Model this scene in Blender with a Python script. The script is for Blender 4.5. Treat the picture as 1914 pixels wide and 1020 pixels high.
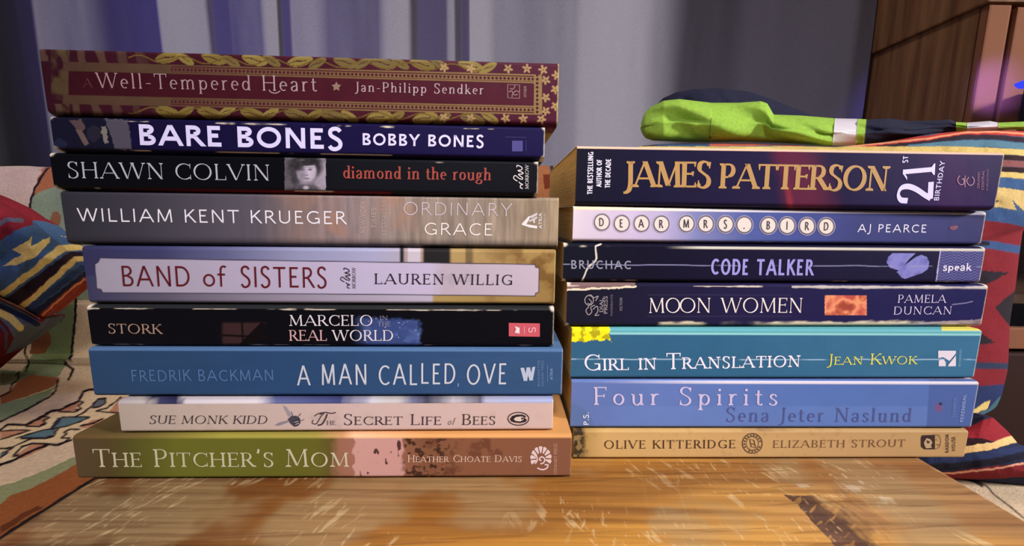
import bpy, math, random
import numpy as np

for o in list(bpy.data.objects):
    bpy.data.objects.remove(o, do_unlink=True)
S = bpy.context.scene
COL = S.collection

# ------------------------------------------------------------------ camera
F, CX, CY = 760.0, 957.0, 510.0
PITCH, CAM_H, ROLL = 0.140908, 0.118142, 0.011897
cd = bpy.data.cameras.new('camera')
cam = bpy.data.objects.new('camera', cd)
COL.objects.link(cam)
cd.sensor_fit = 'HORIZONTAL'
cd.sensor_width = 36.0
cd.lens = F / 1914.0 * 36.0
cd.clip_start = 0.005
cam.rotation_mode = 'XYZ'
from mathutils import Matrix, Vector
cam.matrix_world = (Matrix.Translation((0, 0, CAM_H))
                    @ Matrix.Rotation(math.pi / 2 - PITCH, 4, 'X')
                    @ Matrix.Rotation(ROLL, 4, 'Z'))
S.camera = cam

# ------------------------------------------------------------------ world, lamps, exposure
S.view_settings.view_transform = 'Standard'
S.view_settings.look = 'None'
S.view_settings.gamma = 1.0
S.view_settings.use_curve_mapping = False
S.view_settings.exposure = 0.0
W = bpy.data.worlds.new('room_ambience')
S.world = W
W.use_nodes = True
bg = W.node_tree.nodes['Background']
bg.inputs[0].default_value = (0.78, 0.76, 1.0, 1)
bg.inputs[1].default_value = 0.05

def area(name, loc, target, size, power, color, shape='DISK', spread=180):
    l = bpy.data.lights.new(name, 'AREA')
    l.shape = shape
    l.size = size
    l.energy = power
    l.color = color
    l.spread = math.radians(spread)
    o = bpy.data.objects.new(name, l)
    COL.objects.link(o)
    o.location = loc
    d = Vector(target) - Vector(loc)
    o.rotation_euler = d.to_track_quat('-Z', 'Y').to_euler()
    return o

# reading lamp above and behind the camera, a little to the right
area('reading_lamp', (0.05, -0.24, 0.48), (0.03, 0.2, 0.06), 0.14, 1.2, (1.0, 0.94, 0.93), spread=105)
# standing lamp of the room, well off to the right
area('standing_lamp', (2.2, -0.5, 0.85), (0.0, 0.6, 0.1), 0.30, 80.0, (1.0, 0.95, 0.93))
# added overhead fill, brightens the throw, table and hinges; no such lamp seen
area('overhead_fill', (-0.20, 0.42, 1.45), (-0.1, 0.30, 0.0), 0.35, 6.0, (1.0, 0.90, 0.78))
# violet led strip of the room, off to the left
area('led_strip', (-1.05, -0.05, 0.75), (-0.35, 0.72, 0.32), 0.25, 0.62, (0.26, 0.20, 1.0), spread=64)

# ------------------------------------------------------------------ projection helpers (photo pixel <-> metres)
cP, sP, cR, sR = math.cos(PITCH), math.sin(PITCH), math.cos(ROLL), math.sin(ROLL)

def to_px(P):
    P = np.asarray(P, float)
    x, y, z = P[..., 0], P[..., 1], P[..., 2] - CAM_H
    d = np.maximum(y * cP - z * sP, 1e-4)
    v = z * cP + y * sP
    X, Y = F * x / d, -F * v / d
    return CX + X * cR - Y * sR, CY + X * sR + Y * cR

def ray(px, py):
    X, Y = np.asarray(px, float) - CX, np.asarray(py, float) - CY
    X, Y = X * cR + Y * sR, -X * sR + Y * cR
    return X, F * cP - Y * sP, -Y * cP - F * sP

def at(px, py, depth):
    X, D, Z = ray(px, py)
    t = depth / D
    return np.stack([X * t, D * t, CAM_H + Z * t], -1)

# ------------------------------------------------------------------ colour and noise
GAIN = 1.0
def lin(c):
    c = np.asarray(c, float) / 255.0
    return np.where(c <= 0.04045, c / 12.92, ((c + 0.055) / 1.055) ** 2.4)

def C(*c):
    return np.clip(lin(c) * GAIN, 0.0, 0.95)

def hsh(i, j, s):
    v = np.sin(i * 127.1 + j * 311.7 + s * 74.7) * 43758.5453
    return v - np.floor(v)

def vn(x, y, s=0):
    xi, yi = np.floor(x), np.floor(y)
    fx, fy = x - xi, y - yi
    fx, fy = fx * fx * (3 - 2 * fx), fy * fy * (3 - 2 * fy)
    a = hsh(xi, yi, s) * (1 - fx) + hsh(xi + 1, yi, s) * fx
    b = hsh(xi, yi + 1, s) * (1 - fx) + hsh(xi + 1, yi + 1, s) * fx
    return a * (1 - fy) + b * fy

def fbm(x, y, s=0, n=4):
    t, a, k = 0.0, 0.5, 0.0
    for i in range(n):
        t = t + a * vn(x, y, s + i * 3.1)
        k += a
        x, y, a = x * 2.03, y * 2.03, a * 0.5
    return t / k

def smooth(e0, e1, x):
    t = np.clip((x - e0) / (e1 - e0), 0, 1)
    return t * t * (3 - 2 * t)

def ramp(x, xs, cols):
    cols = np.array([C(*c) for c in cols])
    return np.stack([np.interp(x, xs, cols[:, k]) for k in range(3)], -1)

def mix(col, m, c):
    c = np.asarray(c)
    return col * (1 - m[..., None]) + c * m[..., None]

def in_poly(x, y, pts):
    r = np.zeros(x.shape, bool)
    n = len(pts)
    for i in range(n):
        x0, y0 = pts[i]
        x1, y1 = pts[(i + 1) % n]
        if y0 == y1:
            continue
        c = (y0 > y) != (y1 > y)
        r ^= c & (x < (x1 - x0) * (y - y0) / (y1 - y0) + x0)
    return r

def seg_dist(x, y, pts):
    d = np.full(x.shape, 1e9)
    for (x0, y0), (x1, y1) in zip(pts[:-1], pts[1:]):
        vx, vy = x1 - x0, y1 - y0
        t = np.clip(((x - x0) * vx + (y - y0) * vy) / max(vx * vx + vy * vy, 1e-9), 0, 1)
        d = np.minimum(d, np.hypot(x - x0 - t * vx, y - y0 - t * vy))
    return d

def bbox_mask(x, y, pts, pad):
    a = np.array(pts)
    return (x > a[:, 0].min() - pad) & (x < a[:, 0].max() + pad) & (y > a[:, 1].min() - pad) & (y < a[:, 1].max() + pad)

def paint(col, x, y, shapes):
    """woven or printed pattern: polygons, bands and ellipses laid over a base colour"""
    for s in shapes:
        k, c = s[0], C(*s[-1])
        if k == 'p':
            m = bbox_mask(x, y, s[1], 1)
            if m.any():
                i = np.where(m)
                ii = in_poly(x[i], y[i], s[1])
                col[tuple(q[ii] for q in i)] = c
        elif k == 'l':
            w = s[2]
            m = bbox_mask(x, y, s[1], w + 2)
            if m.any():
                i = np.where(m)
                a = np.clip((w + 0.8 - seg_dist(x[i], y[i], s[1])) / 1.6, 0, 1)[:, None]
                col[i] = col[i] * (1 - a) + c * a
        elif k == 'e':
            cx, cy, rx, ry, an = s[1:6]
            m = (abs(x - cx) < rx + ry) & (abs(y - cy) < rx + ry)
            if m.any():
                i = np.where(m)
                ca, sa = math.cos(math.radians(an)), math.sin(math.radians(an))
                dx, dy = x[i] - cx, y[i] - cy
                ii = ((dx * ca + dy * sa) / rx) ** 2 + ((-dx * sa + dy * ca) / ry) ** 2 < 1
                col[tuple(q[ii] for q in i)] = c
    return col

# ------------------------------------------------------------------ mesh and material helpers
MATS = {}
def material(name, color=(0.5, 0.5, 0.5), rough=0.6, attr=False, spec=0.4, build=None, metal=0.0):
    if name in MATS:
        return MATS[name]
    m = bpy.data.materials.new(name)
    m.use_nodes = True
    nt = m.node_tree
    b = nt.nodes['Principled BSDF']
    b.inputs['Base Color'].default_value = (*[float(v) for v in color], 1)
    b.inputs['Roughness'].default_value = rough
    b.inputs['Specular IOR Level'].default_value = spec
    b.inputs['Metallic'].default_value = metal
    if attr:
        a = nt.nodes.new('ShaderNodeAttribute')
        a.attribute_name = 'tint'
        nt.links.new(a.outputs['Color'], b.inputs['Base Color'])
    if build:
        build(nt, b)
    MATS[name] = m
    return m

def nn(nt, kind, **kw):
    n = nt.nodes.new(kind)
    for k, v in kw.items():
        if k in n.inputs:
            n.inputs[k].default_value = v
        else:
            setattr(n, k, v)
    return n

def bump_noise(scale, strength, dist=0.001, stretch=(1, 1, 1), detail=4):
    def f(nt, b):
        tc = nn(nt, 'ShaderNodeTexCoord')
        mp = nn(nt, 'ShaderNodeMapping', Scale=stretch)
        no = nn(nt, 'ShaderNodeTexNoise', Scale=scale, Detail=detail)
        bu = nn(nt, 'ShaderNodeBump', Strength=strength, Distance=dist)
        nt.links.new(tc.outputs['Object'], mp.inputs[0])
        nt.links.new(mp.outputs[0], no.inputs['Vector'])
        nt.links.new(no.outputs['Fac'], bu.inputs['Height'])
        nt.links.new(bu.outputs[0], b.inputs['Normal'])
    return f

def weave(scale=900, strength=0.35, dist=0.0006):
    """fine thread bump plus slight thread-to-thread colour variation"""
    def f(nt, b):
        tc = nn(nt, 'ShaderNodeTexCoord')
        no = nn(nt, 'ShaderNodeTexNoise', Scale=scale, Detail=3)
        n2 = nn(nt, 'ShaderNodeTexNoise', Scale=scale * 0.6, Detail=4)
        bu = nn(nt, 'ShaderNodeBump', Strength=strength, Distance=dist)
        nt.links.new(tc.outputs['Object'], no.inputs['Vector'])
        nt.links.new(tc.outputs['Object'], n2.inputs['Vector'])
        nt.links.new(no.outputs['Fac'], bu.inputs['Height'])
        nt.links.new(bu.outputs[0], b.inputs['Normal'])
        src = b.inputs['Base Color'].links[0].from_socket if b.inputs['Base Color'].is_linked else None
        mx = nn(nt, 'ShaderNodeMix', data_type='RGBA', blend_type='MULTIPLY')
        mx.inputs[0].default_value = 0.55
        rp = nn(nt, 'ShaderNodeValToRGB')
        rp.color_ramp.elements[0].position = 0.3
        rp.color_ramp.elements[0].color = (0.72, 0.72, 0.72, 1)
        rp.color_ramp.elements[1].position = 0.7
        rp.color_ramp.elements[1].color = (1.18, 1.18, 1.18, 1)
        nt.links.new(n2.outputs['Fac'], rp.inputs[0])
        if src:
            nt.links.new(src, mx.inputs[6])
        else:
            mx.inputs[6].default_value = b.inputs['Base Color'].default_value
        nt.links.new(rp.outputs[0], mx.inputs[7])
        nt.links.new(mx.outputs[2], b.inputs['Base Color'])
    return f

def link(name, me, mats, parent=None):
    o = bpy.data.objects.new(name, me)
    COL.objects.link(o)
    for m in (mats if isinstance(mats, (list, tuple)) else [mats]):
        me.materials.append(m)
    if parent:
        o.parent = parent
    return o

def mesh(name, verts, faces, mats, parent=None, colors=None, smooth_shade=False, fmat=None):
    """verts (n,3); faces = (m,4) array or list of index lists"""
    me = bpy.data.meshes.new(name)
    verts = np.asarray(verts, np.float32)
    if isinstance(faces, np.ndarray):
        nv, nf = len(verts), len(faces)
        me.vertices.add(nv)
        me.vertices.foreach_set('co', verts.ravel())
        k = faces.shape[1]
        me.loops.add(nf * k)
        me.loops.foreach_set('vertex_index', faces.ravel().astype(np.int32))
        me.polygons.add(nf)
        me.polygons.foreach_set('loop_start', np.arange(0, nf * k, k, dtype=np.int32))
        me.update(calc_edges=True)
    else:
        me.from_pydata([tuple(map(float, v)) for v in verts], [], [list(map(int, f)) for f in faces])
        me.update()
    me.validate()
    if colors is not None:
        a = me.attributes.new('tint', 'FLOAT_COLOR', 'POINT')
        c4 = np.ones((len(verts), 4), np.float32)
        c4[:, :3] = np.clip(colors, 0, 1)
        a.data.foreach_set('color', c4.ravel())
    if smooth_shade:
        me.polygons.foreach_set('use_smooth', np.ones(len(me.polygons), bool))
    if fmat is not None:
        me.polygons.foreach_set('material_index', np.asarray(fmat, np.int32))
    return link(name, me, mats, parent)

def grid_faces(nu, nv, off=0, flip=False, wrap_v=False):
    i, j = np.meshgrid(np.arange(nu - 1), np.arange(nv if wrap_v else nv - 1), indexing='ij')
    j2 = (j + 1) % nv
    f = np.stack([i * nv + j, (i + 1) * nv + j, (i + 1) * nv + j2, i * nv + j2], -1).reshape(-1, 4) + off
    return f[:, ::-1].copy() if flip else f

def box(name, lo, hi, mat, parent=None, bevel=0.0, seg=2):
    import bmesh
    bm = bmesh.new()
    bmesh.ops.create_cube(bm, size=1.0)
    lo, hi = Vector(lo), Vector(hi)
    for v in bm.verts:
        v.co = Vector(((v.co.x + .5) * (hi.x - lo.x) + lo.x, (v.co.y + .5) * (hi.y - lo.y) + lo.y, (v.co.z + .5) * (hi.z - lo.z) + lo.z))
    if bevel:
        bmesh.ops.bevel(bm, geom=bm.edges[:], offset=bevel, segments=seg, affect='EDGES', profile=0.6)
    me = bpy.data.meshes.new(name)
    bm.to_mesh(me)
    bm.free()
    return link(name, me, mat, parent)

def empty(name, loc, rz=0.0):
    o = bpy.data.objects.new(name, None)
    o.empty_display_size = 0.02
    COL.objects.link(o)
    o.location = loc
    o.rotation_euler = (0, 0, rz)
    return o

def tag(o, label=None, cat=None, group=None, kind=None):
    if label: o['label'] = label
    if cat: o['category'] = cat
    if group: o['group'] = group
    if kind: o['kind'] = kind
    return o

# ------------------------------------------------------------------ lettering: stroke alphabets drawn as outlines
# k/n/m = straight strokes (thick / thin / by direction), a = elliptic arc, c = smooth curve, s = foot serif, t = tick serif
GL = {
'A': (.90, 'n .05,0 .45,1;k .45,1 .85,0;n .2,.34 .7,.34;s .05,0;s .85,0'),
'B': (.68, 'k .13,0 .13,1;n .13,1 .36,1;a .36,.76,.21,.24,90,-90;n .13,.52 .38,.52;a .38,.26,.24,.26,90,-90;n .13,0 .38,0;s .13,0,l;s .13,1,l'),
'C': (.84, 'a .5,.5,.42,.5,48,312;t .79,.98,.68;t .79,.02,.3'),
'D': (.86, 'k .13,0 .13,1;n .13,1 .38,1;a .36,.5,.42,.5,90,-90;n .13,0 .38,0;s .13,0,l;s .13,1,l'),
'E': (.62, 'k .13,0 .13,1;n .13,1 .54,1;n .13,.53 .46,.53;n .13,0 .57,0;t .54,1,.8;t .57,0,.2;t .46,.62,.44;s .13,0,l;s .13,1,l'),
'F': (.58, 'k .13,0 .13,1;n .13,1 .54,1;n .13,.5 .46,.5;t .54,1,.8;t .46,.6,.4;s .13,0;s .13,1,l'),
'G': (.90, 'a .5,.5,.42,.5,48,318;t .79,.98,.68;k .8,.03 .8,.42;n .56,.42 .8,.42'),
'H': (.86, 'k .13,0 .13,1;k .73,0 .73,1;n .13,.52 .73,.52;s .13,0;s .73,0;s .13,1;s .73,1'),
'I': (.27, 'k .135,0 .135,1;s .135,0;s .135,1'),
'J': (.36, 'c .24,1 .24,.6 .24,.2 .2,-.08 .08,-.2 -.04,-.22;s .24,1'),
'K': (.74, 'k .13,0 .13,1;n .13,.4 .64,1;k .3,.6 .72,0;s .13,0;s .13,1;s .64,1;s .72,0'),
'L': (.60, 'k .13,0 .13,1;n .13,0 .57,0;t .57,0,.25;s .13,0,l;s .13,1'),
'M': (1.02, 'n .12,0 .17,1;k .17,1 .51,.06;n .51,.06 .85,1;k .85,1 .9,0;s .12,0;s .9,0;s .17,1,l;s .85,1,r'),
'N': (.88, 'n .14,0 .14,1;k .14,1 .74,0;n .74,0 .74,1;s .14,0;s .74,1;s .14,1,l'),
'O': (.98, 'a .49,.5,.43,.51,0,360'),
'P': (.62, 'k .13,0 .13,1;n .13,1 .34,1;a .34,.73,.23,.27,90,-90;n .13,.46 .34,.46;s .13,0;s .13,1,l'),
'Q': (.98, 'a .49,.5,.43,.51,0,360;k .5,.12 .85,-.2'),
'R': (.72, 'k .13,0 .13,1;n .13,1 .34,1;a .34,.74,.23,.26,90,-90;n .13,.48 .34,.48;k .36,.48 .7,0;s .13,0;s .13,1,l;s .7,0,r'),
'S': (.60, 'c .5,.86 .43,.96 .3,1 .16,.94 .11,.8 .15,.66 .3,.54 .44,.43 .51,.28 .47,.1 .31,0 .16,.03 .08,.15;t .51,.99,.74;t .08,.01,.28'),
'T': (.74, 'k .37,0 .37,1;n .03,1 .71,1;t .03,1,.76;t .71,1,.76;s .37,0'),
'U': (.84, 'u .13,1 .13,.34 .71,.34 .71,1;s .13,1;s .71,1'),
'V': (.84, 'k .05,1 .42,0;n .42,0 .79,1;s .05,1;s .79,1'),
'W': (1.22, 'k .05,1 .34,0;n .34,0 .62,1;k .62,1 .89,0;n .89,0 1.17,1;s .05,1;s 1.17,1;s .62,1'),
'X': (.78, 'k .06,1 .72,0;n .06,0 .72,1;s .06,1;s .72,0;s .06,0;s .72,1'),
'Y': (.78, 'k .05,1 .39,.46;n .39,.46 .73,1;k .39,0 .39,.46;s .05,1;s .73,1;s .39,0'),
'Z': (.68, 'n .07,1 .6,1;k .6,1 .07,0;n .07,0 .62,0;t .07,1,.78;t .62,0,.24'),
'a': (.52, 'k .4,0 .4,.42;c .4,.42 .36,.58 .24,.62 .13,.57 .1,.48;c .4,.36 .2,.3 .09,.17 .16,.02 .28,.02 .4,.14'),
'b': (.56, 'k .11,0 .11,1;a .29,.31,.2,.31,0,360'),
'c': (.48, 'a .28,.31,.21,.31,45,315'),
'd': (.58, 'k .46,0 .46,1;a .27,.31,.2,.31,0,360;s .46,1,l;s .46,0,r'),
'e': (.50, 'a .26,.31,.2,.31,0,305;n .07,.34 .46,.34'),
'f': (.34, 'k .15,0 .15,.78;c .15,.78 .18,.94 .27,1 .37,.96;n .02,.6 .32,.6;s .15,0'),
'g': (.54, 'a .24,.4,.16,.22,0,360;n .38,.55 .52,.61;c .13,.25 .1,.12 .3,.06 .46,-.04 .4,-.24 .2,-.28 .05,-.2 .1,-.06 .22,.02'),
'h': (.60, 'k .13,0 .13,1;c .13,.44 .22,.57 .34,.62 .44,.55 .46,.4 .46,0;s .13,0;s .13,1,l;s .46,0'),
'i': (.27, 'k .13,0 .13,.62;d .13,.86;s .13,0;s .13,.62,l'),
'j': (.26, 'c .15,.62 .15,.1 .1,-.2 -.02,-.27;d .15,.86'),
'k': (.56, 'k .13,0 .13,1;n .13,.24 .44,.62;k .24,.37 .5,0;s .13,0;s .13,1,l;s .5,0'),
'l': (.27, 'k .13,0 .13,1;s .13,0;s .13,1,l'),
'm': (.92, 'k .13,0 .13,.62;c .13,.44 .21,.57 .32,.62 .41,.55 .43,.4 .43,0;c .43,.44 .52,.57 .63,.62 .73,.55 .75,.4 .75,0;s .13,0;s .13,.62,l;s .43,0;s .75,0'),
'n': (.60, 'k .13,0 .13,.62;c .13,.44 .22,.57 .34,.62 .44,.55 .46,.4 .46,0;s .13,0;s .13,.62,l;s .46,0'),
'o': (.56, 'a .28,.31,.22,.31,0,360'),
'p': (.58, 'k .13,-.28 .13,.62;a .31,.31,.2,.31,0,360;s .13,-.28;s .13,.62,l'),
'q': (.58, 'k .45,-.28 .45,.62;a .27,.31,.2,.31,0,360'),
'r': (.42, 'k .13,0 .13,.62;c .13,.42 .2,.55 .29,.61 .38,.58;s .13,0;s .13,.62,l'),
's': (.42, 'c .35,.5 .28,.6 .18,.61 .1,.52 .13,.4 .25,.31 .35,.2 .32,.06 .2,.01 .1,.05 .06,.13'),
't': (.36, 'c .15,.84 .15,.3 .17,.08 .26,.02 .34,.08;n .02,.6 .32,.6'),
'u': (.60, 'c .13,.62 .13,.2 .18,.05 .28,0 .4,.08 .46,.2;k .46,0 .46,.62;s .13,.62,l;s .46,.62,l;s .46,0,r'),
'v': (.54, 'k .05,.62 .27,0;n .27,0 .49,.62'),
'w': (.8, 'k .05,.62 .22,0;n .22,0 .4,.62;k .4,.62 .57,0;n .57,0 .75,.62;s .05,.62;s .75,.62'),
'y': (.54, 'k .05,.62 .27,0;n .14,-.28 .49,.62'),
'.': (.24, 'd .12,.07'),
',': (.24, 'c .13,.08 .14,0 .08,-.12'),
"'": (.22, 'c .12,1 .13,.88 .08,.76'),
'-': (.40, 'n .06,.34 .34,.34'),
'*': (.30, 'd .15,.4'),
'1': (.46, 'k .25,0 .25,1;n .08,.86 .25,1;s .25,0'),
'2': (.66, 'c .09,.72 .14,.92 .32,1 .5,.92 .53,.72 .42,.48 .22,.22 .09,.03;k .08,.05 .6,.05'),
' ': (.34, ''),
}

def catmull(pts, n=6):
    p = [pts[0]] + list(pts) + [pts[-1]]
    out = []
    for i in range(1, len(p) - 2):
        for k in range(n):
            t = k / n
            q = []
            for d in (0, 1):
                a, b, c, e = p[i - 1][d], p[i][d], p[i + 1][d], p[i + 2][d]
                q.append(.5 * (2 * b + (c - a) * t + (2 * a - 5 * b + 4 * c - e) * t * t + (3 * b - a - 3 * c + e) * t ** 3))
            out.append(tuple(q))
    out.append(pts[-1])
    return out

def strip(pts, ws, closed=False):
    """quads along a polyline with a width at every point"""
    n = len(pts)
    P = np.array(pts, float)
    T = np.zeros_like(P)
    for i in range(n):
        a = P[(i - 1) % n] if (closed or i > 0) else P[i]
        b = P[(i + 1) % n] if (closed or i < n - 1) else P[i]
        d = b - a
        T[i] = d / (np.hypot(*d) + 1e-12)
    N = np.stack([-T[:, 1], T[:, 0]], -1)
    A, B = P + N * np.array(ws)[:, None] / 2, P - N * np.array(ws)[:, None] / 2
    out = []
    for i in range(n if closed else n - 1):
        j = (i + 1) % n
        out.append([tuple(A[i]), tuple(B[i]), tuple(B[j]), tuple(A[j])])
    return out

def glyph(ch, th, tn, serif, hs=1.0, stress=0.0):
    """outline pieces of one letter; th / tn = thick and thin stroke, serif = overhang (0 = none)"""
    w, src = GL[ch]
    out = []
    f2 = lambda s: tuple(float(v) for v in s.split(','))
    def wdir(pts, closed=False):
        P = np.array(pts)
        D = (np.roll(P, -1, 0) - np.roll(P, 1, 0)) if closed else np.gradient(P, axis=0)
        an = np.arctan2(D[:, 1], D[:, 0] + 1e-9)
        return tn + (th - tn) * np.abs(np.sin(an - stress)) ** 1.6
    for part in src.split(';'):
        if not part:
            continue
        k, rest = part[0], part[1:].strip()
        if k in 'kn':
            a, b = [(f2(q)[0] * hs, f2(q)[1]) for q in rest.split()]
            ww = th if k == 'k' else tn
            dx, dy = b[0] - a[0], b[1] - a[1]
            L = math.hypot(dx, dy)
            if abs(dy) > .35 * L:
                h = ww * L / abs(dy) / 2
                out.append([(a[0] - h, a[1]), (a[0] + h, a[1]), (b[0] + h, b[1]), (b[0] - h, b[1])])
            else:
                e = 0
                y0 = a[1]
                if abs(dy) < 1e-6:      # keep bars inside the letter height
                    if y0 > .97: y0 -= ww / 2
                    elif y0 < .03: y0 += ww / 2
                    out.append([(a[0], y0 - ww / 2), (b[0], y0 - ww / 2), (b[0], y0 + ww / 2), (a[0], y0 + ww / 2)])
                else:
                    out += strip([a, b], [ww, ww])
        elif k == 'a':
            cx, cy, rx, ry, a0, a1 = f2(rest)
            full = abs(a1 - a0) >= 359
            n = 28 if full else max(8, int(abs(a1 - a0) / 14))
            # shrink so that the stroke stays inside the letter box
            rx2, ry2 = rx * hs - th * .25, ry - tn / 2
            if full:
                an = [math.radians(a0 + (a1 - a0) * i / n) for i in range(n)]
            else:
                an = [math.radians(a0 + (a1 - a0) * i / n) for i in range(n + 1)]
            pts = [(cx * hs + rx2 * math.cos(t), cy + ry2 * math.sin(t)) for t in an]
            out += strip(pts, wdir(pts, full), full)
        elif k == 'c':
            pts = catmull([(f2(q)[0] * hs, f2(q)[1]) for q in rest.split()])
            out += strip(pts, wdir(pts))
        elif k == 'u':
            p = [f2(q) for q in rest.split()]
            x0, x1, yb = p[0][0] * hs, p[2][0] * hs, p[1][1]
            r = (x1 - x0) / 2
            an = [math.radians(180 + 180 * i / 14) for i in range(15)]
            pts = [(x0, 1), (x0, .7)] + [(x0 + r + r * math.cos(t), yb + (yb - tn / 2) * math.sin(t)) for t in an] + [(x1, .7), (x1, 1)]
            ws = wdir(pts)
            out += strip(pts, ws)
        elif k == 'd':
            x, y = f2(rest)
            r = max(th * .62, .05)
            out.append([(x * hs + r * math.cos(t * math.pi / 5), y + r * math.sin(t * math.pi / 5)) for t in range(10)])
        elif k == 's' and serif:
            q = rest.split(',')
            x, y = float(q[0]) * hs, float(q[1])
            side = q[2] if len(q) > 2 else 'b'
            l = x - th / 2 - (serif if side in 'bl' else 0)
            r = x + th / 2 + (serif if side in 'br' else 0)
            up = y < .3
            t1 = tn * .8
            br = min(serif * .7, .07)
            d = 1 if up else -1
            out.append([(l, y), (r, y), (r, y + d * t1), (x + th / 2, y + d * (t1 + br)), (x - th / 2, y + d * (t1 + br)), (l, y + d * t1)])
        elif k == 't' and serif:
            x, y0, y1 = f2(rest)
            x *= hs
            ww = tn * 1.1
            out.append([(x - ww * .5, y0), (x + ww * .8, y0), (x + ww * .4, y1), (x - ww * .1, y1)] if x > .3 * hs or True else [])
    return w * hs, out

class Ink:
    """print on one spine, gathered as flat outlines and linked as ONE mesh"""
    def __init__(self, book, name, lift=0.00012):
        self.b, self.name, self.polys, self.lift = book, name, [], lift
    def uv(self, px, py):
        return self.b.px2uv(px, py)
    def poly(self, pts, col):
        self.polys.append(([self.uv(*p) for p in pts], tuple(col)))
    def line(self, pts, w, col, closed=False):
        for q in strip(pts, [w] * len(pts), closed):
            self.poly(q, col)
    def disk(self, cx, cy, rx, ry, col, n=28):
        self.poly([(cx + rx * math.cos(2 * math.pi * i / n), cy + ry * math.sin(2 * math.pi * i / n)) for i in range(n)], col)
    def ring(self, cx, cy, rx, ry, w, col, n=36):
        self.line([(cx + rx * math.cos(2 * math.pi * i / n), cy + ry * math.sin(2 * math.pi * i / n)) for i in range(n)], w, col, True)
    def rect(self, x0, y0, x1, y1, col):
        self.poly([(x0, y0), (x1, y0), (x1, y1), (x0, y1)], col)
    def curve(self, pts, w, col):
        self.line(catmull(pts), w, col)
    def text(self, s, x0, y0, x1, y1, cap, col, th=.13, tn=None, serif=0.0, hs=None, tr=.10, sc=None, slant=None, stress=None, jit=0.0, skip=0, rnd=None):
        """write s from (x0,y0) to (x1,y1) on its baseline, cap height in photo pixels; sc = size of small capitals"""
        tn = th if tn is None else tn
        slant = self.b.lean if slant is None else slant + self.b.lean
        if abs(y1 - y0) > abs(x1 - x0): slant = 0.0
        stress = (0.0 if serif == 0 else -.22) if stress is None else stress
        a, e = np.array(self.uv(x0, y0)), np.array(self.uv(x1, y1))
        X = e - a
        Lm = np.hypot(*X)
        X /= Lm
        U = np.array([-X[1], X[0]])
        H = cap / self.b.scale((x0 + x1) / 2, (y0 + y1) / 2)
        items = []
        for ch in s:
            k = 1.0
            if sc and ch.islower():
                ch, k = ch.upper(), sc
            items.append((ch, k))
        nat = sum(GL[c][0] * k for c, k in items)
        n = max(len(items) - 1, 1)
        if hs is None:
            hs = (Lm / H - tr * n) / nat
            track = tr
        else:
            track = (Lm / H - nat * hs) / n
        rng = random.Random(len(s) * 7 + int(x0))
        pos = 0.0
        for ch, k in items:
            kk = max(k, .01)
            w, ps = glyph(ch, th / (kk ** .6), tn / (kk ** .6), serif / (kk ** .5), hs, stress)
            jy = rng.uniform(-jit, jit)
            js = 1 + rng.uniform(-jit, jit)
            for p in ps:
                q = []
                for x, y in p:
                    xx, yy = pos + (x + slant * y) * k, (y * js + jy) * k
                    r = a + X * xx * H + U * yy * H
                    q.append((float(r[0]), float(r[1])))
                self.polys.append((q, tuple(col)))
            pos += w * k + track
    def build(self, label=None):
        verts, faces, fm, mats, idx = [], [], [], [], {}
        for pts, c in self.polys:
            if c not in idx:
                idx[c] = len(mats)
                mats.append(material('print_%02x%02x%02x' % c, C(*c), 0.42, spec=0.3))
            # order so that the face looks out of the spine
            ar = sum(p[0] * q[1] - q[0] * p[1] for p, q in zip(pts, pts[1:] + pts[:1]))
            if ar < 0:
                pts = pts[::-1]
            k = len(verts)
            for u, v in pts:
                verts.append((u, self.b.ysurf(v) - self.lift, v))
            faces.append(list(range(k, k + len(pts))))
            fm.append(idx[c])
        o = mesh(self.name, verts, faces, mats, self.b.root, fmat=fm)
        if label:
            o['label'] = label
        return o

# ------------------------------------------------------------------ books
paper_mat = None
def pages_nodes(nt, b):
    tc = nn(nt, 'ShaderNodeTexCoord')
    mp = nn(nt, 'ShaderNodeMapping', Scale=(30, 30, 3200))
    no = nn(nt, 'ShaderNodeTexNoise', Scale=1.0, Detail=3)
    rp = nn(nt, 'ShaderNodeValToRGB')
    rp.color_ramp.elements[0].position = .3
    rp.color_ramp.elements[0].color = (*C(168, 138, 92), 1)
    rp.color_ramp.elements[1].position = .75
    rp.color_ramp.elements[1].color = (*C(226, 200, 150), 1)
    bu = nn(nt, 'ShaderNodeBump', Strength=.5, Distance=.0003)
    nt.links.new(tc.outputs['Object'], mp.inputs[0])
    nt.links.new(mp.outputs[0], no.inputs['Vector'])
    nt.links.new(no.outputs['Fac'], rp.inputs[0])
    nt.links.new(rp.outputs[0], b.inputs['Base Color'])
    nt.links.new(no.outputs['Fac'], bu.inputs['Height'])
    nt.links.new(bu.outputs[0], b.inputs['Normal'])

def cover_nodes(nt, b):
    tc = nn(nt, 'ShaderNodeTexCoord')
    no = nn(nt, 'ShaderNodeTexNoise', Scale=260.0, Detail=3)
    mr = nn(nt, 'ShaderNodeMapRange')
    mr.inputs[3].default_value = .40
    mr.inputs[4].default_value = .55
    nt.links.new(tc.outputs['Object'], no.inputs['Vector'])
    nt.links.new(no.outputs['Fac'], mr.inputs[0])
    nt.links.new(mr.outputs[0], b.inputs['Roughness'])
    n2 = nn(nt, 'ShaderNodeTexNoise', Scale=90.0, Detail=2)
    bu = nn(nt, 'ShaderNodeBump', Strength=.25, Distance=.0004)
    nt.links.new(tc.outputs['Object'], n2.inputs['Vector'])
    nt.links.new(n2.outputs['Fac'], bu.inputs['Height'])
    nt.links.new(bu.outputs[0], b.inputs['Normal'])

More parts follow.
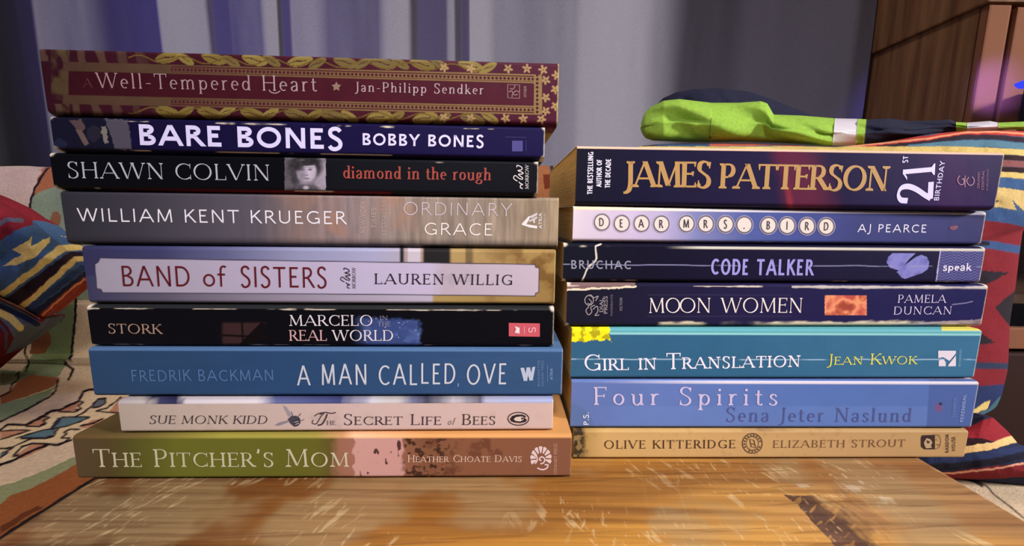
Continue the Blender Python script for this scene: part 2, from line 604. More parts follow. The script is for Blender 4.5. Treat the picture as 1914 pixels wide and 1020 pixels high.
class Book:
    def __init__(self, xm, Y, yaw, xl, xr, zb, T, depth, paint_fn, label, group, nu=620, r=.0020, bulge=.00004, rim=(205, 185, 150), wear=.0, lean=.0):
        self.lean = lean
        self.Y, self.tan, self.xm, self.T, self.r, self.bulge, self.zb = Y, math.tan(yaw), xm, T, r, bulge, zb
        self.yaw = yaw
        self.o = np.array([xl, Y + self.tan * (xl - xm)])
        self.c, self.s = math.cos(yaw), math.sin(yaw)
        self.L = (xr - xl) / self.c
        self.root = empty('paperback_book', (self.o[0], self.o[1], zb), yaw)
        tag(self.root, label, 'book', group)
        T, L = self.T, self.L
        # profile of the wrap cover: back cover, spine, front cover
        k_ = min(1.0, T / .016)
        rzb, ryb, rzt, ryt = .0023 * k_, .0050, .0014 * k_, .0022      # the hinge is pinched in under the lower edge
        prof = [(depth, 0.0, 'b'), (.045, 0, 'b'), (.018, 0, 'b')]
        prof += [(y, 0, 'b') for y in np.arange(.012, ryb + .0002, -.0005)]
        for i in range(9):
            a = math.pi / 2 * i / 9
            prof.append((ryb - ryb * math.sin(a), rzb - rzb * math.cos(a), 's'))
        nsp = max(int((T - rzb - rzt) / .00026), 12)
        for i in range(nsp + 1):
            z = rzb + (T - rzb - rzt) * i / nsp
            prof.append((self.ysurf(z), z, 's'))
        for i in range(1, 8):
            a = math.pi / 2 * i / 7
            prof.append((ryt - ryt * math.cos(a), T - rzt + rzt * math.sin(a), 's'))
        prof += [(y, T, 't') for y in np.arange(ryt + .0005, .012, .0005)]
        prof += [(.018, T, 't'), (.045, T, 't'), (depth, T, 't')]
        pr = np.array([(p[0], p[1]) for p in prof])
        s = np.array([p[1] if p[2] == 's' else (-(p[0] - ryb) if p[2] == 'b' else T + p[0] - ryt) for p in prof])
        Ls = T
        us = np.linspace(0, L, nu)
        U, J = np.meshgrid(us, np.arange(len(prof)), indexing='ij')
        # ends are never cut dead straight: a hair of shake
        V = np.stack([U, pr[J, 0], pr[J, 1]], -1)
        world = np.stack([self.o[0] + V[..., 0] * self.c - V[..., 1] * self.s, self.o[1] + V[..., 0] * self.s + V[..., 1] * self.c, zb + V[..., 2]], -1)
        PX, PY = to_px(world)
        Sx = s[J]
        col = paint_fn(PX, PY, U, Sx, Ls)
        # paper showing where the laminate is rubbed off along the two hinges and the ends
        if wear > 0:
            e = np.minimum(np.abs(Sx - .0010) * 1.6, np.abs(Sx - Ls + .0014))
            nz = fbm(U * 150, Sx * 500, xl * 91, 4)
            m = smooth(.00028, .00008, e + (nz - .5) * .0007) * smooth(.66 - wear * .26, .74 - wear * .26, fbm(U * 60, Sx * 40, xl * 37, 4))
            cn = np.hypot(np.minimum(U, L - U), np.minimum(np.abs(Sx), np.abs(Ls - Sx)))
            m = np.maximum(m, smooth(.0022, .0008, cn + (nz - .5) * .002) * (wear > .1))
            col = mix(col, m * .85, C(222, 208, 190))
        inside = (Sx > .0008) & (Sx < Ls - .0004)
        col = mix(col, smooth(.0006, .0001, L - U + (fbm(Sx * 400, U * 9, 3) - .5) * .0005) * inside * .7, C(*rim))
        nP = len(prof)
        verts = V.reshape(-1, 3)
        cols = col.reshape(-1, 3)
        faces = grid_faces(nu, nP, flip=False)
        # cut edge of the card at both ends
        k = len(verts)
        nrm = np.gradient(pr, axis=0)
        nrm = np.stack([-nrm[:, 1], nrm[:, 0]], -1)
        nrm /= np.linalg.norm(nrm, axis=1)[:, None] + 1e-9
        inn = pr - nrm * (-.0003)
        e0 = np.stack([np.zeros(nP), inn[:, 0], inn[:, 1]], -1)
        e1 = np.stack([np.full(nP, L), inn[:, 0], inn[:, 1]], -1)
        cen = pr.mean(0)
        if np.linalg.norm(inn[nP // 2] - np.array([depth / 2, T / 2])) > np.linalg.norm(pr[nP // 2] - np.array([depth / 2, T / 2])):
            inn = pr + nrm * (-.0003)
            e0[:, 1:], e1[:, 1:] = inn, inn
        verts = np.vstack([verts, verts[:nP], e0, verts[(nu - 1) * nP:nu * nP], e1])
        rc = C(*rim)
        cols = np.vstack([cols, np.tile(rc, (4 * nP, 1))])
        j = np.arange(nP - 1)
        r0 = np.stack([k + j, k + j + 1, k + nP + j + 1, k + nP + j], -1)
        r1 = np.stack([k + 2 * nP + j, k + 3 * nP + j, k + 3 * nP + j + 1, k + 2 * nP + j + 1], -1)
        faces = np.vstack([faces, r0, r1])
        mesh('cover', verts, faces, material('laminated_cover', rough=.5, attr=True, spec=.05, build=cover_nodes), self.root, cols, True)
        box('page_block', (.0003, .0030, .0005), (L - .0003, depth - .0006, T - .0004), material('book_pages', rough=.85, spec=.15, build=pages_nodes), self.root)
    def ysurf(self, v):
        t = (v - self.T / 2) / (self.T / 2)
        e = self.r / self.T * 2
        return -self.bulge * max(0.0, 1 - t * t / (1 - e) ** 2) if abs(t) < 1 else 0.0
    def px2uv(self, px, py):
        x, y, z = ray(px, py)
        t = (self.Y - self.tan * self.xm) / (y - self.tan * x)
        return ((x * t - self.o[0]) * self.c + (y * t - self.o[1]) * self.s, CAM_H + z * t - self.zb)
    def scale(self, px, py):
        u, v = self.px2uv(px, py)
        w = np.array([[self.o[0] + u * self.c, self.o[1] + u * self.s, self.zb + v], [self.o[0] + u * self.c, self.o[1] + u * self.s, self.zb + v + .001]])
        X, Y = to_px(w)
        return math.hypot(X[1] - X[0], Y[1] - Y[0]) / .001
    def ink(self, name):
        return Ink(self, name)

TALL, SHORT = 'books in the taller stack', 'books in the shorter stack'
def flat(c, n=0.06, sc=300):
    def f(PX, PY, U, Sx, Ls):
        col = np.tile(C(*c), U.shape + (1,))
        return col * (1 + n * (fbm(U * sc, Sx * sc, c[0]) - .5) * 2)[..., None]
    return f
FY = lambda Sx, Ls: Sx / Ls        # 0 at the lower hinge, 1 at the upper

# --- taller stack, from the table up -------------------------------------------------
XM = -.087  # several spine ramps below have the weaker light at the left painted in
def p_green(PX, PY, U, S_, Ls):
    v = FY(S_, Ls)
    j = (fbm(U * 300, S_ * 300, 5) - .5) * 14
    col = ramp(PX + j, [135, 200, 245, 330, 590, 618, 634, 660, 662, 752, 756, 800, 860, 1070],
               [(88, 70, 50), (84, 70, 42), (88, 84, 38), (104, 106, 40), (100, 98, 38), (98, 86, 42), (150, 104, 82), (156, 106, 90), (196, 150, 142), (194, 146, 140), (138, 92, 70), (124, 82, 60), (128, 84, 60), (124, 82, 62)])
    n = fbm(U * 620, S_ * 620, 2, 3)
    spk = smooth(.56, .64, n) * smooth(745, 762, PX) * (1 - smooth(815, 870, PX))
    col = mix(col, spk * .9, C(52, 34, 28))
    n2 = fbm(U * 240, S_ * 240, 8, 4)
    col = mix(col, smooth(.5, .7, n2) * smooth(770, 820, PX) * (1 - smooth(930, 985, PX)) * .7, C(96, 56, 42))
    n3 = fbm(U * 520, S_ * 300, 14, 2)
    col = mix(col, smooth(.74, .78, n3) * smooth(664, 680, PX) * (1 - smooth(748, 760, PX)), C(80, 50, 48))
    top = smooth(.92, .96, v)
    tcol = ramp(PX, [135, 260, 420, 590, 640, 662, 760, 800, 1070], [(92, 70, 44), (106, 90, 50), (150, 142, 62), (150, 138, 66), (190, 140, 96), (226, 180, 140), (216, 160, 108), (206, 150, 92), (200, 144, 88)])
    return mix(col, top, 0 * col) + tcol * top[..., None]

def p_bees(PX, PY, U, S_, Ls):
    col = ramp(PX, [222, 380, 640, 1035], [(176, 162, 152), (190, 172, 162), (198, 174, 170), (196, 170, 164)])
    n = fbm(U * 130, S_ * 130, 3)
    col = mix(col, smooth(.55, .8, n) * .3, C(160, 140, 130))
    m = (S_ > Ls - .0016)
    tc = ramp(PX + (fbm(U * 200, S_ * 60, 4) - .5) * 30, [222, 270, 290, 330, 345, 480, 520, 640, 700, 740, 770, 800, 850, 900, 915, 1035],
              [(170, 160, 165), (180, 170, 165), (60, 60, 90), (45, 45, 80), (200, 190, 195), (205, 195, 200), (90, 95, 140), (60, 65, 110), (190, 185, 195), (180, 172, 172), (104, 104, 130), (60, 60, 82), (176, 168, 174), (80, 80, 100), (160, 160, 184), (150, 158, 196)])
    col[m] = tc[m]
    return col

def p_blue(PX, PY, U, S_, Ls):
    col = ramp(PX, [165, 520, 760, 1052], [(44, 70, 104), (43, 71, 110), (47, 75, 115), (52, 80, 118)])
    n = fbm(U * 90, S_ * 500, 4)
    col = col * (1 + .12 * (n - .5))[..., None]
    m = (S_ > Ls - .0014)
    col[m] = C(76, 106, 146)
    return col

def p_black(PX, PY, U, S_, Ls):
    col = np.tile(C(12, 12, 18), U.shape + (1,))
    n = fbm(U * 160, S_ * 160, 6)
    j = (fbm(U * 900, S_ * 900, 2) - .5) * 10
    m = smooth(655, 700, PX + j) * (1 - smooth(778, 790, PX + j * 1.6)) * smooth(590, 598, PY + j * .8 - (PX - 700) * .06)
    m *= (S_ < Ls)
    bl = mix(np.tile(C(54, 70, 122), U.shape + (1,)), smooth(.45, .7, n), C(74, 94, 150))
    col = mix(col, m, 0 * col[0, 0]) + bl * m[..., None]
    spl = smooth(.91, .94, vn(U * 1500, S_ * 1500, 3)) * m
    col = mix(col, spl * .8, C(190, 195, 225))
    w = smooth(412, 420, PX) * (1 - smooth(486, 500, PX + (PY - 605) * .6)) * smooth(600, 606, PY) * (S_ < Ls)
    col = mix(col, w * .8, C(62, 40, 42))
    paint(col, PX, PY, [('l', [(452, 600), (455, 648)], 2, (20, 14, 16)), ('l', [(410, 626), (500, 630)], 2, (20, 14, 16)), ('p', [(440, 650), (490, 600), (500, 612), (470, 650)], (16, 12, 14))])
    m = (S_ > Ls - .0012)
    col[m] = C(38, 40, 42)
    return col

def p_willig(PX, PY, U, S_, Ls):
    n = fbm(U * 110, S_ * 110, 9)
    v = FY(S_, Ls)
    col = ramp(PX, [155, 300, 420, 560, 700, 745, 760, 820, 850, 1040], [(50, 49, 84), (60, 61, 100), (92, 93, 132), (138, 140, 174), (156, 156, 188), (162, 157, 178), (160, 140, 140), (156, 132, 100), (164, 138, 92), (150, 122, 72)])  # left end darkened for the weaker light there
    lower = ramp(PX, [155, 300, 560, 806, 812, 1040], [(56, 56, 88), (88, 85, 104), (142, 134, 152), (172, 164, 184), (158, 134, 84), (140, 112, 66)])
    m = smooth(.52, .48, v)
    col = col * (1 - m[..., None]) + lower * m[..., None]
    stain = smooth(.5, .72, n) * smooth(850, 1000, PX)
    col = mix(col, stain * .75, C(96, 64, 30))
    dark = smooth(745, 750, PX) * (1 - smooth(752, 758, PX)) + smooth(788, 794, PX) * (1 - smooth(838, 846, PX)) + smooth(868, 872, PX) * (1 - smooth(880, 888, PX)) * .6
    col = mix(col, np.clip(dark, 0, 1) * smooth(.66, .72, v), C(36, 34, 36))
    lt = smooth(760, 764, PX) * (1 - smooth(784, 788, PX))
    col = mix(col, lt * smooth(.66, .72, v), C(186, 178, 190))
    # pale title panel with notched corners and a hairline
    pts = [(187, 482), (600, 488), (1000, 494), (1001, 499), (1008, 501), (1007, 546), (1001, 548), (1000, 553), (600, 549), (192, 547), (189, 541), (181, 539), (177, 494), (184, 489)]
    q = ramp(PX, [178, 400, 700, 805, 830, 1008], [(152, 146, 164), (166, 157, 180), (177, 168, 197), (180, 169, 196), (172, 159, 174), (180, 167, 182)])
    q = mix(q, smooth(.45, .7, fbm(U * 160, S_ * 160, 4)) * smooth(806, 830, PX) * (1 - smooth(880, 900, PX)) * .55, C(150, 138, 150))
    m = in_poly(PX, PY, pts) & (v > .05) & (v < .95)
    col[m] = q[m]
    out = seg_dist(PX, PY, pts + pts[:1])
    col = mix(col, smooth(1.5, .6, out) * .85, C(50, 44, 60))
    return col

def p_krueger(PX, PY, U, S_, Ls):
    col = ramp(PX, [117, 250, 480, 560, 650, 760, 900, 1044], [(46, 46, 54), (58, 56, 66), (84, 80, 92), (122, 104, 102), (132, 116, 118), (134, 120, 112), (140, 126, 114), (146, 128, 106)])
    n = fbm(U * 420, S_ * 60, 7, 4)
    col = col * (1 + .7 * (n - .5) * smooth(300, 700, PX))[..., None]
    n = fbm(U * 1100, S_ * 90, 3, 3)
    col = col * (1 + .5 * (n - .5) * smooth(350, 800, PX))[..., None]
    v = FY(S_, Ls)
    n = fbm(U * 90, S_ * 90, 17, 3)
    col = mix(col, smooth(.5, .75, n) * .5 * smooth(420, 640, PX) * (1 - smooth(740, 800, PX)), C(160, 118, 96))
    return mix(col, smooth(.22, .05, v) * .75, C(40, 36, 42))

def p_colvin(PX, PY, U, S_, Ls):
    col = np.tile(C(10, 10, 15), U.shape + (1,))
    col = mix(col, smooth(540, 640, PX) * .6, C(22, 23, 30))
    # monochrome portrait panel
    a, b = (PX - 532) / 77.0, (PY - 293) / 62.0
    m = (a > 0) & (a < 1) & (b > 0) & (b < 1)
    g = np.full(U.shape, 88.0)
    def blob(cx, cy, rx, ry, val, soft=.25):
        nonlocal g
        d = np.hypot((a - cx) / rx, (b - cy) / ry)
        w = smooth(1 + soft, 1 - soft, d)
        g = g * (1 - w) + val * w
    blob(.5, .5, .9, .9, 104, .6); blob(.08, .55, .16, .6, 84, .5); blob(.92, .62, .2, .5, 150, .4)
    blob(.5, .30, .40, .42, 46, .25); blob(.27, .52, .12, .34, 58, .4)
    blob(.53, .46, .235, .34, 158, .22); blob(.60, .44, .15, .26, 184, .5); blob(.42, .50, .09, .22, 132, .7)
    blob(.53, .14, .30, .13, 44, .3); blob(.33, .26, .12, .16, 50, .4)
    blob(.44, .385, .055, .022, 84, .5); blob(.62, .385, .055, .022, 84, .5); blob(.44, .33, .07, .014, 90, .6); blob(.62, .33, .07, .014, 96, .6)
    blob(.535, .49, .03, .09, 166, .6); blob(.535, .555, .045, .018, 122, .6); blob(.535, .645, .085, .018, 104, .5); blob(.535, .69, .06, .015, 146, .6)
    blob(.53, .84, .13, .09, 128, .5); blob(.46, .96, .36, .12, 74, .4); blob(.52, .93, .07, .06, 168, .5)
    g = g + (fbm(U * 900, S_ * 900, 4) - .5) * 30
    gc = lin(np.clip(np.stack([g * .98, g * .92, g * 1.02], -1), 0, 255)) * GAIN
    col[m] = gc[m]
    v = FY(S_, Ls)
    col = mix(col, smooth(.10, .07, v) * smooth(-.02, .02, v) * smooth(150, 500, PX) * (1 - smooth(728, 734, PX)), C(92, 22, 28))
    col = mix(col, smooth(.11, .07, v) * smooth(732, 740, PX), C(26, 24, 30))
    return col

def p_bones(PX, PY, U, S_, Ls):
    col = ramp(PX, [93, 250, 600, 1019], [(14, 14, 34), (18, 14, 48), (21, 16, 56), (25, 20, 62)])
    j = (fbm(U * 500, S_ * 500, 3) - .5) * 10
    m = (PX + j * .3 < 240 + (PY - 220) * .12) & (S_ < Ls)
    q = np.tile(C(20, 20, 38), U.shape + (1,))
    paint(q, PX + j, PY + j, [('p', [(128, 224), (152, 222), (160, 240), (150, 250)], (78, 62, 66)), ('p', [(140, 240), (154, 244), (168, 270), (158, 272)], (92, 76, 74)),
        ('p', [(196, 222), (238, 224), (246, 280), (216, 280), (206, 250)], (72, 68, 82)), ('p', [(188, 236), (198, 236), (202, 266), (194, 268)], (112, 104, 100)), ('e', 176, 250, 13, 16, 0, (34, 32, 46)), ('e', 112, 268, 14, 8, 10, (30, 32, 56))])
    col[m] = q[m]
    return col

def p_sendker(PX, PY, U, S_, Ls):
    v = FY(S_, Ls)
    n = fbm(U * 240, S_ * 240, 2)
    col = ramp(PX, [72, 300, 700, 1045], [(44, 16, 26), (54, 18, 30), (64, 22, 36), (70, 26, 44)])  # maroon painted darker to the left, where less light falls
    gold = [(100, 86, 50), (122, 106, 56), (110, 94, 48)]
    # local frame: t along, w = 0 at the lower and 1 at the upper hinge
    t = PX
    def leafband(sgn):
        out = []
        rng = random.Random(4 + sgn)
        y0 = .90 if sgn > 0 else .10
        x = 300
        while x < 905:
            out.append((x + 14, y0 + sgn * .01, 24, .085, rng.choice([-1, 1]) * .10, gold[rng.randrange(3)]))
            out.append((x + 46, y0 + sgn * rng.uniform(-.03, .03), 17, .07, rng.choice([-1, 1]) * .16, gold[rng.randrange(3)]))
            x += rng.uniform(66, 92)
        return out
    for cx, cy, rx, ry, tl, c in leafband(1) + leafband(-1):
        a = (t - cx) / rx
        b = (v - cy - a * tl * .4) / (ry * np.clip(1 - a * a, 0, 1) ** .6 + 1e-4)
        m = (np.abs(a) < 1) & (np.abs(b) < 1)
        m &= ~((np.abs(b + .1 * np.sin(a * 5)) < .09) & (a < .5))
        col[m] = C(*c)
    # scroll tendrils
    for sgn, y0 in ((1, .88), (-1, .11)):
        w = np.abs(v - y0 - .05 * np.sin(t * .075 + sgn)) < .010
        w &= (t > 240) & (t < 900)
        col[w] = C(96, 76, 36)
    # little five-petal flowers round the tail end
    fl = [(830, .87), (880, .87), (950, .88), (985, .89), (1015, .88), (830, .1), (880, .1), (945, .11), (978, .11), (1012, .11), (1020, .72), (1038, .58), (1020, .45), (1038, .32), (1020, .24), (1040, .8)]
    for cx, cy in fl:
        dx, dy = (t - cx), (v - cy) * 120
        an, rr = np.arctan2(dy, dx), np.hypot(dx, dy)
        R = 6.6 + 2.6 * np.cos(5 * an + cx)
        m = (rr < R) & (rr > 1.3) & (S_ > 0) & (S_ < Ls)
        col[m] = C(150, 122, 84)
    # head end: the gilding is rubbed to a dull brown
    worn = (1 - smooth(180, 335, t))
    nz = fbm(U * 190, S_ * 190, 12, 3)
    edge = (np.abs(v - .49) > .315)
    stripes = smooth(-.1, .6, np.sin(t * .17 + 3 * nz + v * 6))
    col = mix(col, worn * edge * stripes * .75, C(80, 60, 50))
    fr = (t < 130) & (t > 95)
    col = mix(col, fr * smooth(.35, .6, nz) * .8, C(76, 62, 42))
    # dotted double border around the title panel
    bandc = ramp(PX, [110, 320, 600, 1010], [(68, 48, 40), (80, 60, 44), (104, 82, 54), (130, 104, 68)])
    for y0, y1 in ((.665, .80), (.185, .315)):
        m = (v > y0) & (v < y1) & (t > 118) & (t < 1012)
        col[m] = bandc[m]
        core = (v > y0 + .025) & (v < y1 - .025) & (t > 320) & (t < 1004)
        dots = np.hypot(((t - 2) % 7.5) - 3.75, (v - (y0 + y1) / 2) * 118) < 2.7
        col[core & dots] = C(66, 24, 36)
        ln = (np.abs(v - y0 - .028) < .008) | (np.abs(v - y1 + .028) < .008)
        col[ln & m & (t > 320)] = C(74, 34, 38)
    m = (t > 998) & (t < 1013) & (v > .185) & (v < .80)
    col[m] = bandc[m]
    dots = np.hypot(t - 1004, ((v * 118) % 7.5) - 3.75) < 2.7
    col[m & dots] = C(66, 24, 36)
    m = (t > 128) & (t < 998) & (v >= .315) & (v <= .665)
    base = ramp(PX, [72, 300, 700, 1045], [(48, 15, 23), (56, 17, 27), (65, 22, 34), (72, 26, 41)])
    col[m] = base[m]
    col = col * (1 + .22 * (n - .5))[..., None]
    under = S_ < -.0004
    gb = mix(np.tile(C(70, 26, 40), U.shape + (1,)), smooth(.45, .55, fbm(U * 160, S_ * 160, 3)), C(140, 116, 62))
    col[under] = gb[under]
    return col

tall = []
def TB(Y, yaw, xl, xr, zb, T, dep, fn, label, **k):
    k.setdefault('lean', .03)
    b = Book(XM, Y, math.radians(yaw), xl, xr, zb, T - .00006, dep, fn, label, TALL, **k)
    tall.append(b)
    return b

b = TB(.1669, 1.42, -.18985, .0277, .0000, .0213, .140, p_green, 'thick paperback with olive green and brown spine lying on the wooden table', rim=(170, 130, 90), nu=760)
i = b.ink('title_lettering')
i.text("The Pitcher's Mom", 176, 872, 652, 871.5, 33, (196, 190, 158), th=.12, tn=.045, serif=.09, sc=.8)
i.build()
i = b.ink('author_lettering')
i.text("Heather Choate Davis", 762, 863, 975, 862.5, 13, (206, 174, 156), th=.13, tn=.06, serif=.08, sc=.8)
i.build()
i = b.ink('publisher_emblem')
for k in range(9):                                  # scallop shell: fan of ribs over a disc
    a = math.radians(200 - k * 27)
    i.poly([(1011 + 9 * math.cos(a - .12), 856 - 10 * math.sin(a - .12)), (1011 + 19 * math.cos(a - .19), 856 - 22 * math.sin(a - .19)), (1011 + 20.5 * math.cos(a), 856 - 23 * math.sin(a)), (1011 + 19 * math.cos(a + .19), 856 - 22 * math.sin(a + .19)), (1011 + 9 * math.cos(a + .12), 856 - 10 * math.sin(a + .12))], (214, 190, 190))
i.curve([(1010, 866), (1016, 864), (1018, 857), (1012, 853), (1008, 858), (1012, 860)], 2.6, (214, 190, 190))
i.curve([(1004, 874), (1014, 877), (1022, 874), (1024, 868), (1018, 868)], 2.6, (214, 190, 190))
i.curve([(1000, 866), (1004, 860), (1003, 852), (998, 850)], 2.4, (214, 190, 190))
i.text('STEWART PRESS', 1041, 886, 1041, 828, 5.5, (186, 150, 130), th=.13, tn=.08, serif=.06)
i.build('pale pink shell emblem')

b = TB(.1686, 1.88, -.1697, .0192, .0213, .0155, .128, p_bees, 'slim cream paperback with a bee between its black lettering', rim=(220, 205, 190))
i = b.ink('author_lettering')
i.text('SUE MONK KIDD', 279, 791.5, 500, 791.5, 15.5, (58, 46, 50), th=.13, tn=.05, serif=.07, slant=.2)
i.build()
i = b.ink('title_lettering')
K = (58, 44, 52)
i.curve([(586, 784), (584, 790), (592, 791), (600, 778), (606, 771), (596, 772), (588, 777)], 1.6, K)
i.curve([(598, 774), (608, 770), (620, 772), (628, 770)], 1.8, K)
i.curve([(612, 773), (608, 783), (602, 792), (594, 794)], 2.6, K)
i.text('HE', 611, 793.5, 628, 793.5, 8, K, th=.14, tn=.06, serif=.08)
i.text('Secret Life', 642, 793.5, 825, 793.5, 20, K, th=.13, tn=.05, serif=.08, sc=.78)
i.text('of', 836, 793.5, 849, 793.5, 13, (110, 96, 100), th=.1, tn=.05, slant=.25)
i.text('Bees', 863, 793.5, 926, 793, 20, K, th=.13, tn=.05, serif=.08, sc=.78)
i.build()
i = b.ink('publisher_emblem')
i.ring(969, 782, 19.5, 12, 1.7, (40, 32, 38))
# bird lying on its side inside the oval
i.poly([(953, 783), (957, 777), (966, 774), (976, 774), (983, 777), (981, 781), (985, 784), (982, 788), (972, 790), (962, 789), (956, 787)], (40, 32, 38))
i.poly([(960, 783), (964, 779), (974, 777.5), (980, 779.5), (978, 784), (972, 787), (964, 786)], (206, 188, 182))
i.build('black bird in an oval')
i = b.ink('bee_picture')
i.poly([(538, 783), (545, 777), (554, 776), (561, 781), (562, 789), (558, 795), (551, 797), (543, 791)], (70, 66, 78))
i.poly([(549, 786), (560, 782), (562, 790), (556, 796), (550, 794)], (44, 40, 50))
i.line([(550, 789), (558, 786)], 1.2, (190, 178, 178)); i.line([(552, 793), (559, 790)], 1.2, (190, 178, 178))
i.poly([(540, 778), (532, 762), (529, 757), (536, 760), (547, 776)], (150, 142, 150))
i.poly([(538, 785), (522, 789), (514, 794), (522, 795), (540, 788)], (136, 128, 138))
i.line([(548, 777), (545, 768)], 1.2, (80, 74, 84)); i.line([(557, 779), (563, 772)], 1.2, (80, 74, 84)); i.line([(562, 786), (569, 783)], 1.2, (100, 92, 100))
i.build('grey bee with spread wings')

b = TB(.1711, 1.65, -.1820, .0231, .0368, .0228, .135, p_blue, 'thick plain blue paperback with hand drawn white capitals', rim=(150, 165, 190), wear=.0)
i = b.ink('author_lettering')
i.text('FREDRIK BACKMAN', 246, 712.5, 513, 710.5, 21, (78, 112, 160), th=.10, jit=.03)
i.build('faint blue lettering')
i = b.ink('title_lettering')
i.text('A MAN CALLED OVE', 556, 719.5, 947, 717, 38, (192, 196, 208), th=.085, jit=.035, tr=.13)
i.line([(857, 716), (856, 722)], 2, (120, 150, 200))
i.build()
i = b.ink('publisher_emblem')
i.text('W', 976, 712, 1002, 710, 25, (172, 182, 205), th=.26, tn=.2)
i.text('WASHINGTON', 1009, 722, 1009, 673, 4.6, (92, 122, 166), th=.16)
i.text('SQUARE PRESS', 1016, 722, 1016, 673, 4.6, (92, 122, 166), th=.16)
i.line([(1023, 714), (1023, 682)], 1, (92, 122, 166))
i.text('ATRIA', 1033, 709, 1033, 688, 5, (120, 146, 184), th=.18)
i.build()

b = TB(.1720, 1.75, -.1809, .0188, .0596, .0186, .135, p_black, 'black paperback with a blue paint patch behind its two line title', rim=(170, 170, 160), wear=.55)
i = b.ink('author_lettering')
i.text('STORK', 203, 622.5, 303, 623.5, 18, (160, 132, 116), th=.14, tn=.055, serif=.07)
i.build()
i = b.ink('title_lettering')
i.text('MARCELO', 541, 608.5, 697, 608.5, 20, (214, 206, 214), th=.13, tn=.05, serif=.07)
i.text('REAL', 541, 636.5, 611, 636.5, 20, (200, 160, 160), th=.13, tn=.05, serif=.07)
i.text('WORLD', 622, 636.5, 736, 636.5, 20, (214, 206, 214), th=.13, tn=.05, serif=.07)
i.text('IN', 710, 598, 725, 598, 8, (124, 126, 152), th=.14, tn=.08, serif=.08)
i.text('THE', 706, 609.5, 730, 609.5, 9, (124, 126, 152), th=.14, tn=.08, serif=.08)
i.disk(703, 595, 2, 2, (96, 100, 128))
i.build()
i = b.ink('publisher_emblem')
i.poly([(951, 603), (1009, 604), (1009, 629), (951, 628)], (190, 84, 96))
j = b.ink('emblem_mark')
j.lift = .0002
j.poly([(962, 609), (971, 612), (971, 623), (962, 621)], (216, 208, 212)); j.poly([(962, 609), (965, 615), (962, 621)], (190, 84, 96))
j.line([(980, 610), (980, 623)], 1, (225, 170, 175))
j.curve([(990, 612), (988, 616), (990, 620), (994, 619), (995, 614), (998, 612), (1001, 615), (999, 620)], 1.6, (225, 180, 185))
e = i.build('pink rectangle')
m_ = j.build(); m_.parent = e

b = TB(.1735, 2.25, -.1803, .0191, .0782, .0252, .135, p_willig, 'thick paperback with a pale lilac title panel and dark red capitals', rim=(190, 170, 120), wear=.0, nu=760)
i = b.ink('title_lettering')
R_ = (88, 22, 30)
i.text('BAND', 228, 534.5, 358, 535, 38, R_, th=.095)
i.text('of', 379, 535, 423, 535.5, 38, R_, th=.09, tr=.06)
i.text('SISTERS', 450, 536, 612, 537.5, 38, R_, th=.095)
i.build()
def morrow(i, x, y0, y1, c):
    """script initials above the vertical publisher's name, read from below"""
    i.text('MORROW', x + 22, y0, x + 22, y1, 6.5, c, th=.14, tn=.06, serif=.07)
    h = y0 - y1
    x -= 1
    pts = [(x + 12, y0 - h * .02), (x + 8, y0 - h * .05), (x + 8, y0 - h * .15), (x + 12, y0 - h * .18), (x + 7, y0 - h * .24), (x + 5, y0 - h * .3)]
    i.curve(pts, 1.7, c)
    i.curve([(x + 2, y0 - h * .32), (x - 5, y0 - h * .44), (x - 2, y0 - h * .56), (x + 5, y0 - h * .44), (x + 11, y0 - h * .4), (x + 12, y0 - h * .46)], 1.6, c)
    i.curve([(x + 12, y0 - h * .46), (x + 4, y0 - h * .60), (x + 11, y0 - h * .62), (x + 12, y0 - h * .68), (x + 3, y0 - h * .76), (x + 10, y0 - h * .8), (x + 10, y0 - h * .9), (x + 2, y0 - h * .98), (x + 1, y0 - h * .9)], 1.7, c)
i = b.ink('publisher_emblem')
morrow(i, 643, 539, 500, (44, 34, 44))
i.build()
i = b.ink('author_lettering')
i.text('LAUREN WILLIG', 700, 530.5, 958, 532.5, 19.5, (38, 28, 40), th=.14, tn=.06, serif=.07, tr=.2)
i.build()

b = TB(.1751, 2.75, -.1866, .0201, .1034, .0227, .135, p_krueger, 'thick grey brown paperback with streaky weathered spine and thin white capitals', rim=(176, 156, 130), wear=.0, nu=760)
i = b.ink('author_lettering')
i.text('WILLIAM KENT KRUEGER', 146, 413.5, 648, 419, 24.5, (222, 218, 228), th=.105, tr=.16)
i.build()
i = b.ink('blurb_lettering')
c_ = (178, 152, 142)
i.text('NEW YORK', 682, 436, 682, 376, 8.5, c_, th=.13)
i.text('TIMES', 703, 427, 703, 388, 8.5, c_, th=.13)
i.text('BESTSELLER', 722, 441, 722, 374, 8.5, (168, 146, 144), th=.13)
i.build()
i = b.ink('title_lettering')
i.text('ORDINARY', 753, 401.5, 957, 404, 24, (190, 174, 184), th=.075, tr=.16)
i.text('GRACE', 792, 438.5, 921, 440, 22.5, (226, 216, 214), th=.09, tr=.16)
i.build()
i = b.ink('publisher_emblem')
i.poly([(975, 418), (988, 404), (992, 404), (984, 419), (1004, 422), (1004, 427), (990, 425), (975, 420)], (214, 206, 208))
i.poly([(990, 404), (1004, 397), (1004, 402), (993, 408)], (190, 182, 184))
i.poly([(988, 412), (1004, 404), (1004, 408), (990, 415)], (190, 182, 184))
i.poly([(996, 411), (1000, 409), (1000, 417), (996, 416)], (190, 182, 184))
i.text('ATRIA', 1013, 427, 1013, 398, 6.5, (206, 196, 196), th=.18)
i.text('PAPERBACKS', 1019, 427, 1019, 399, 4, (180, 168, 160), th=.16)
i.build()

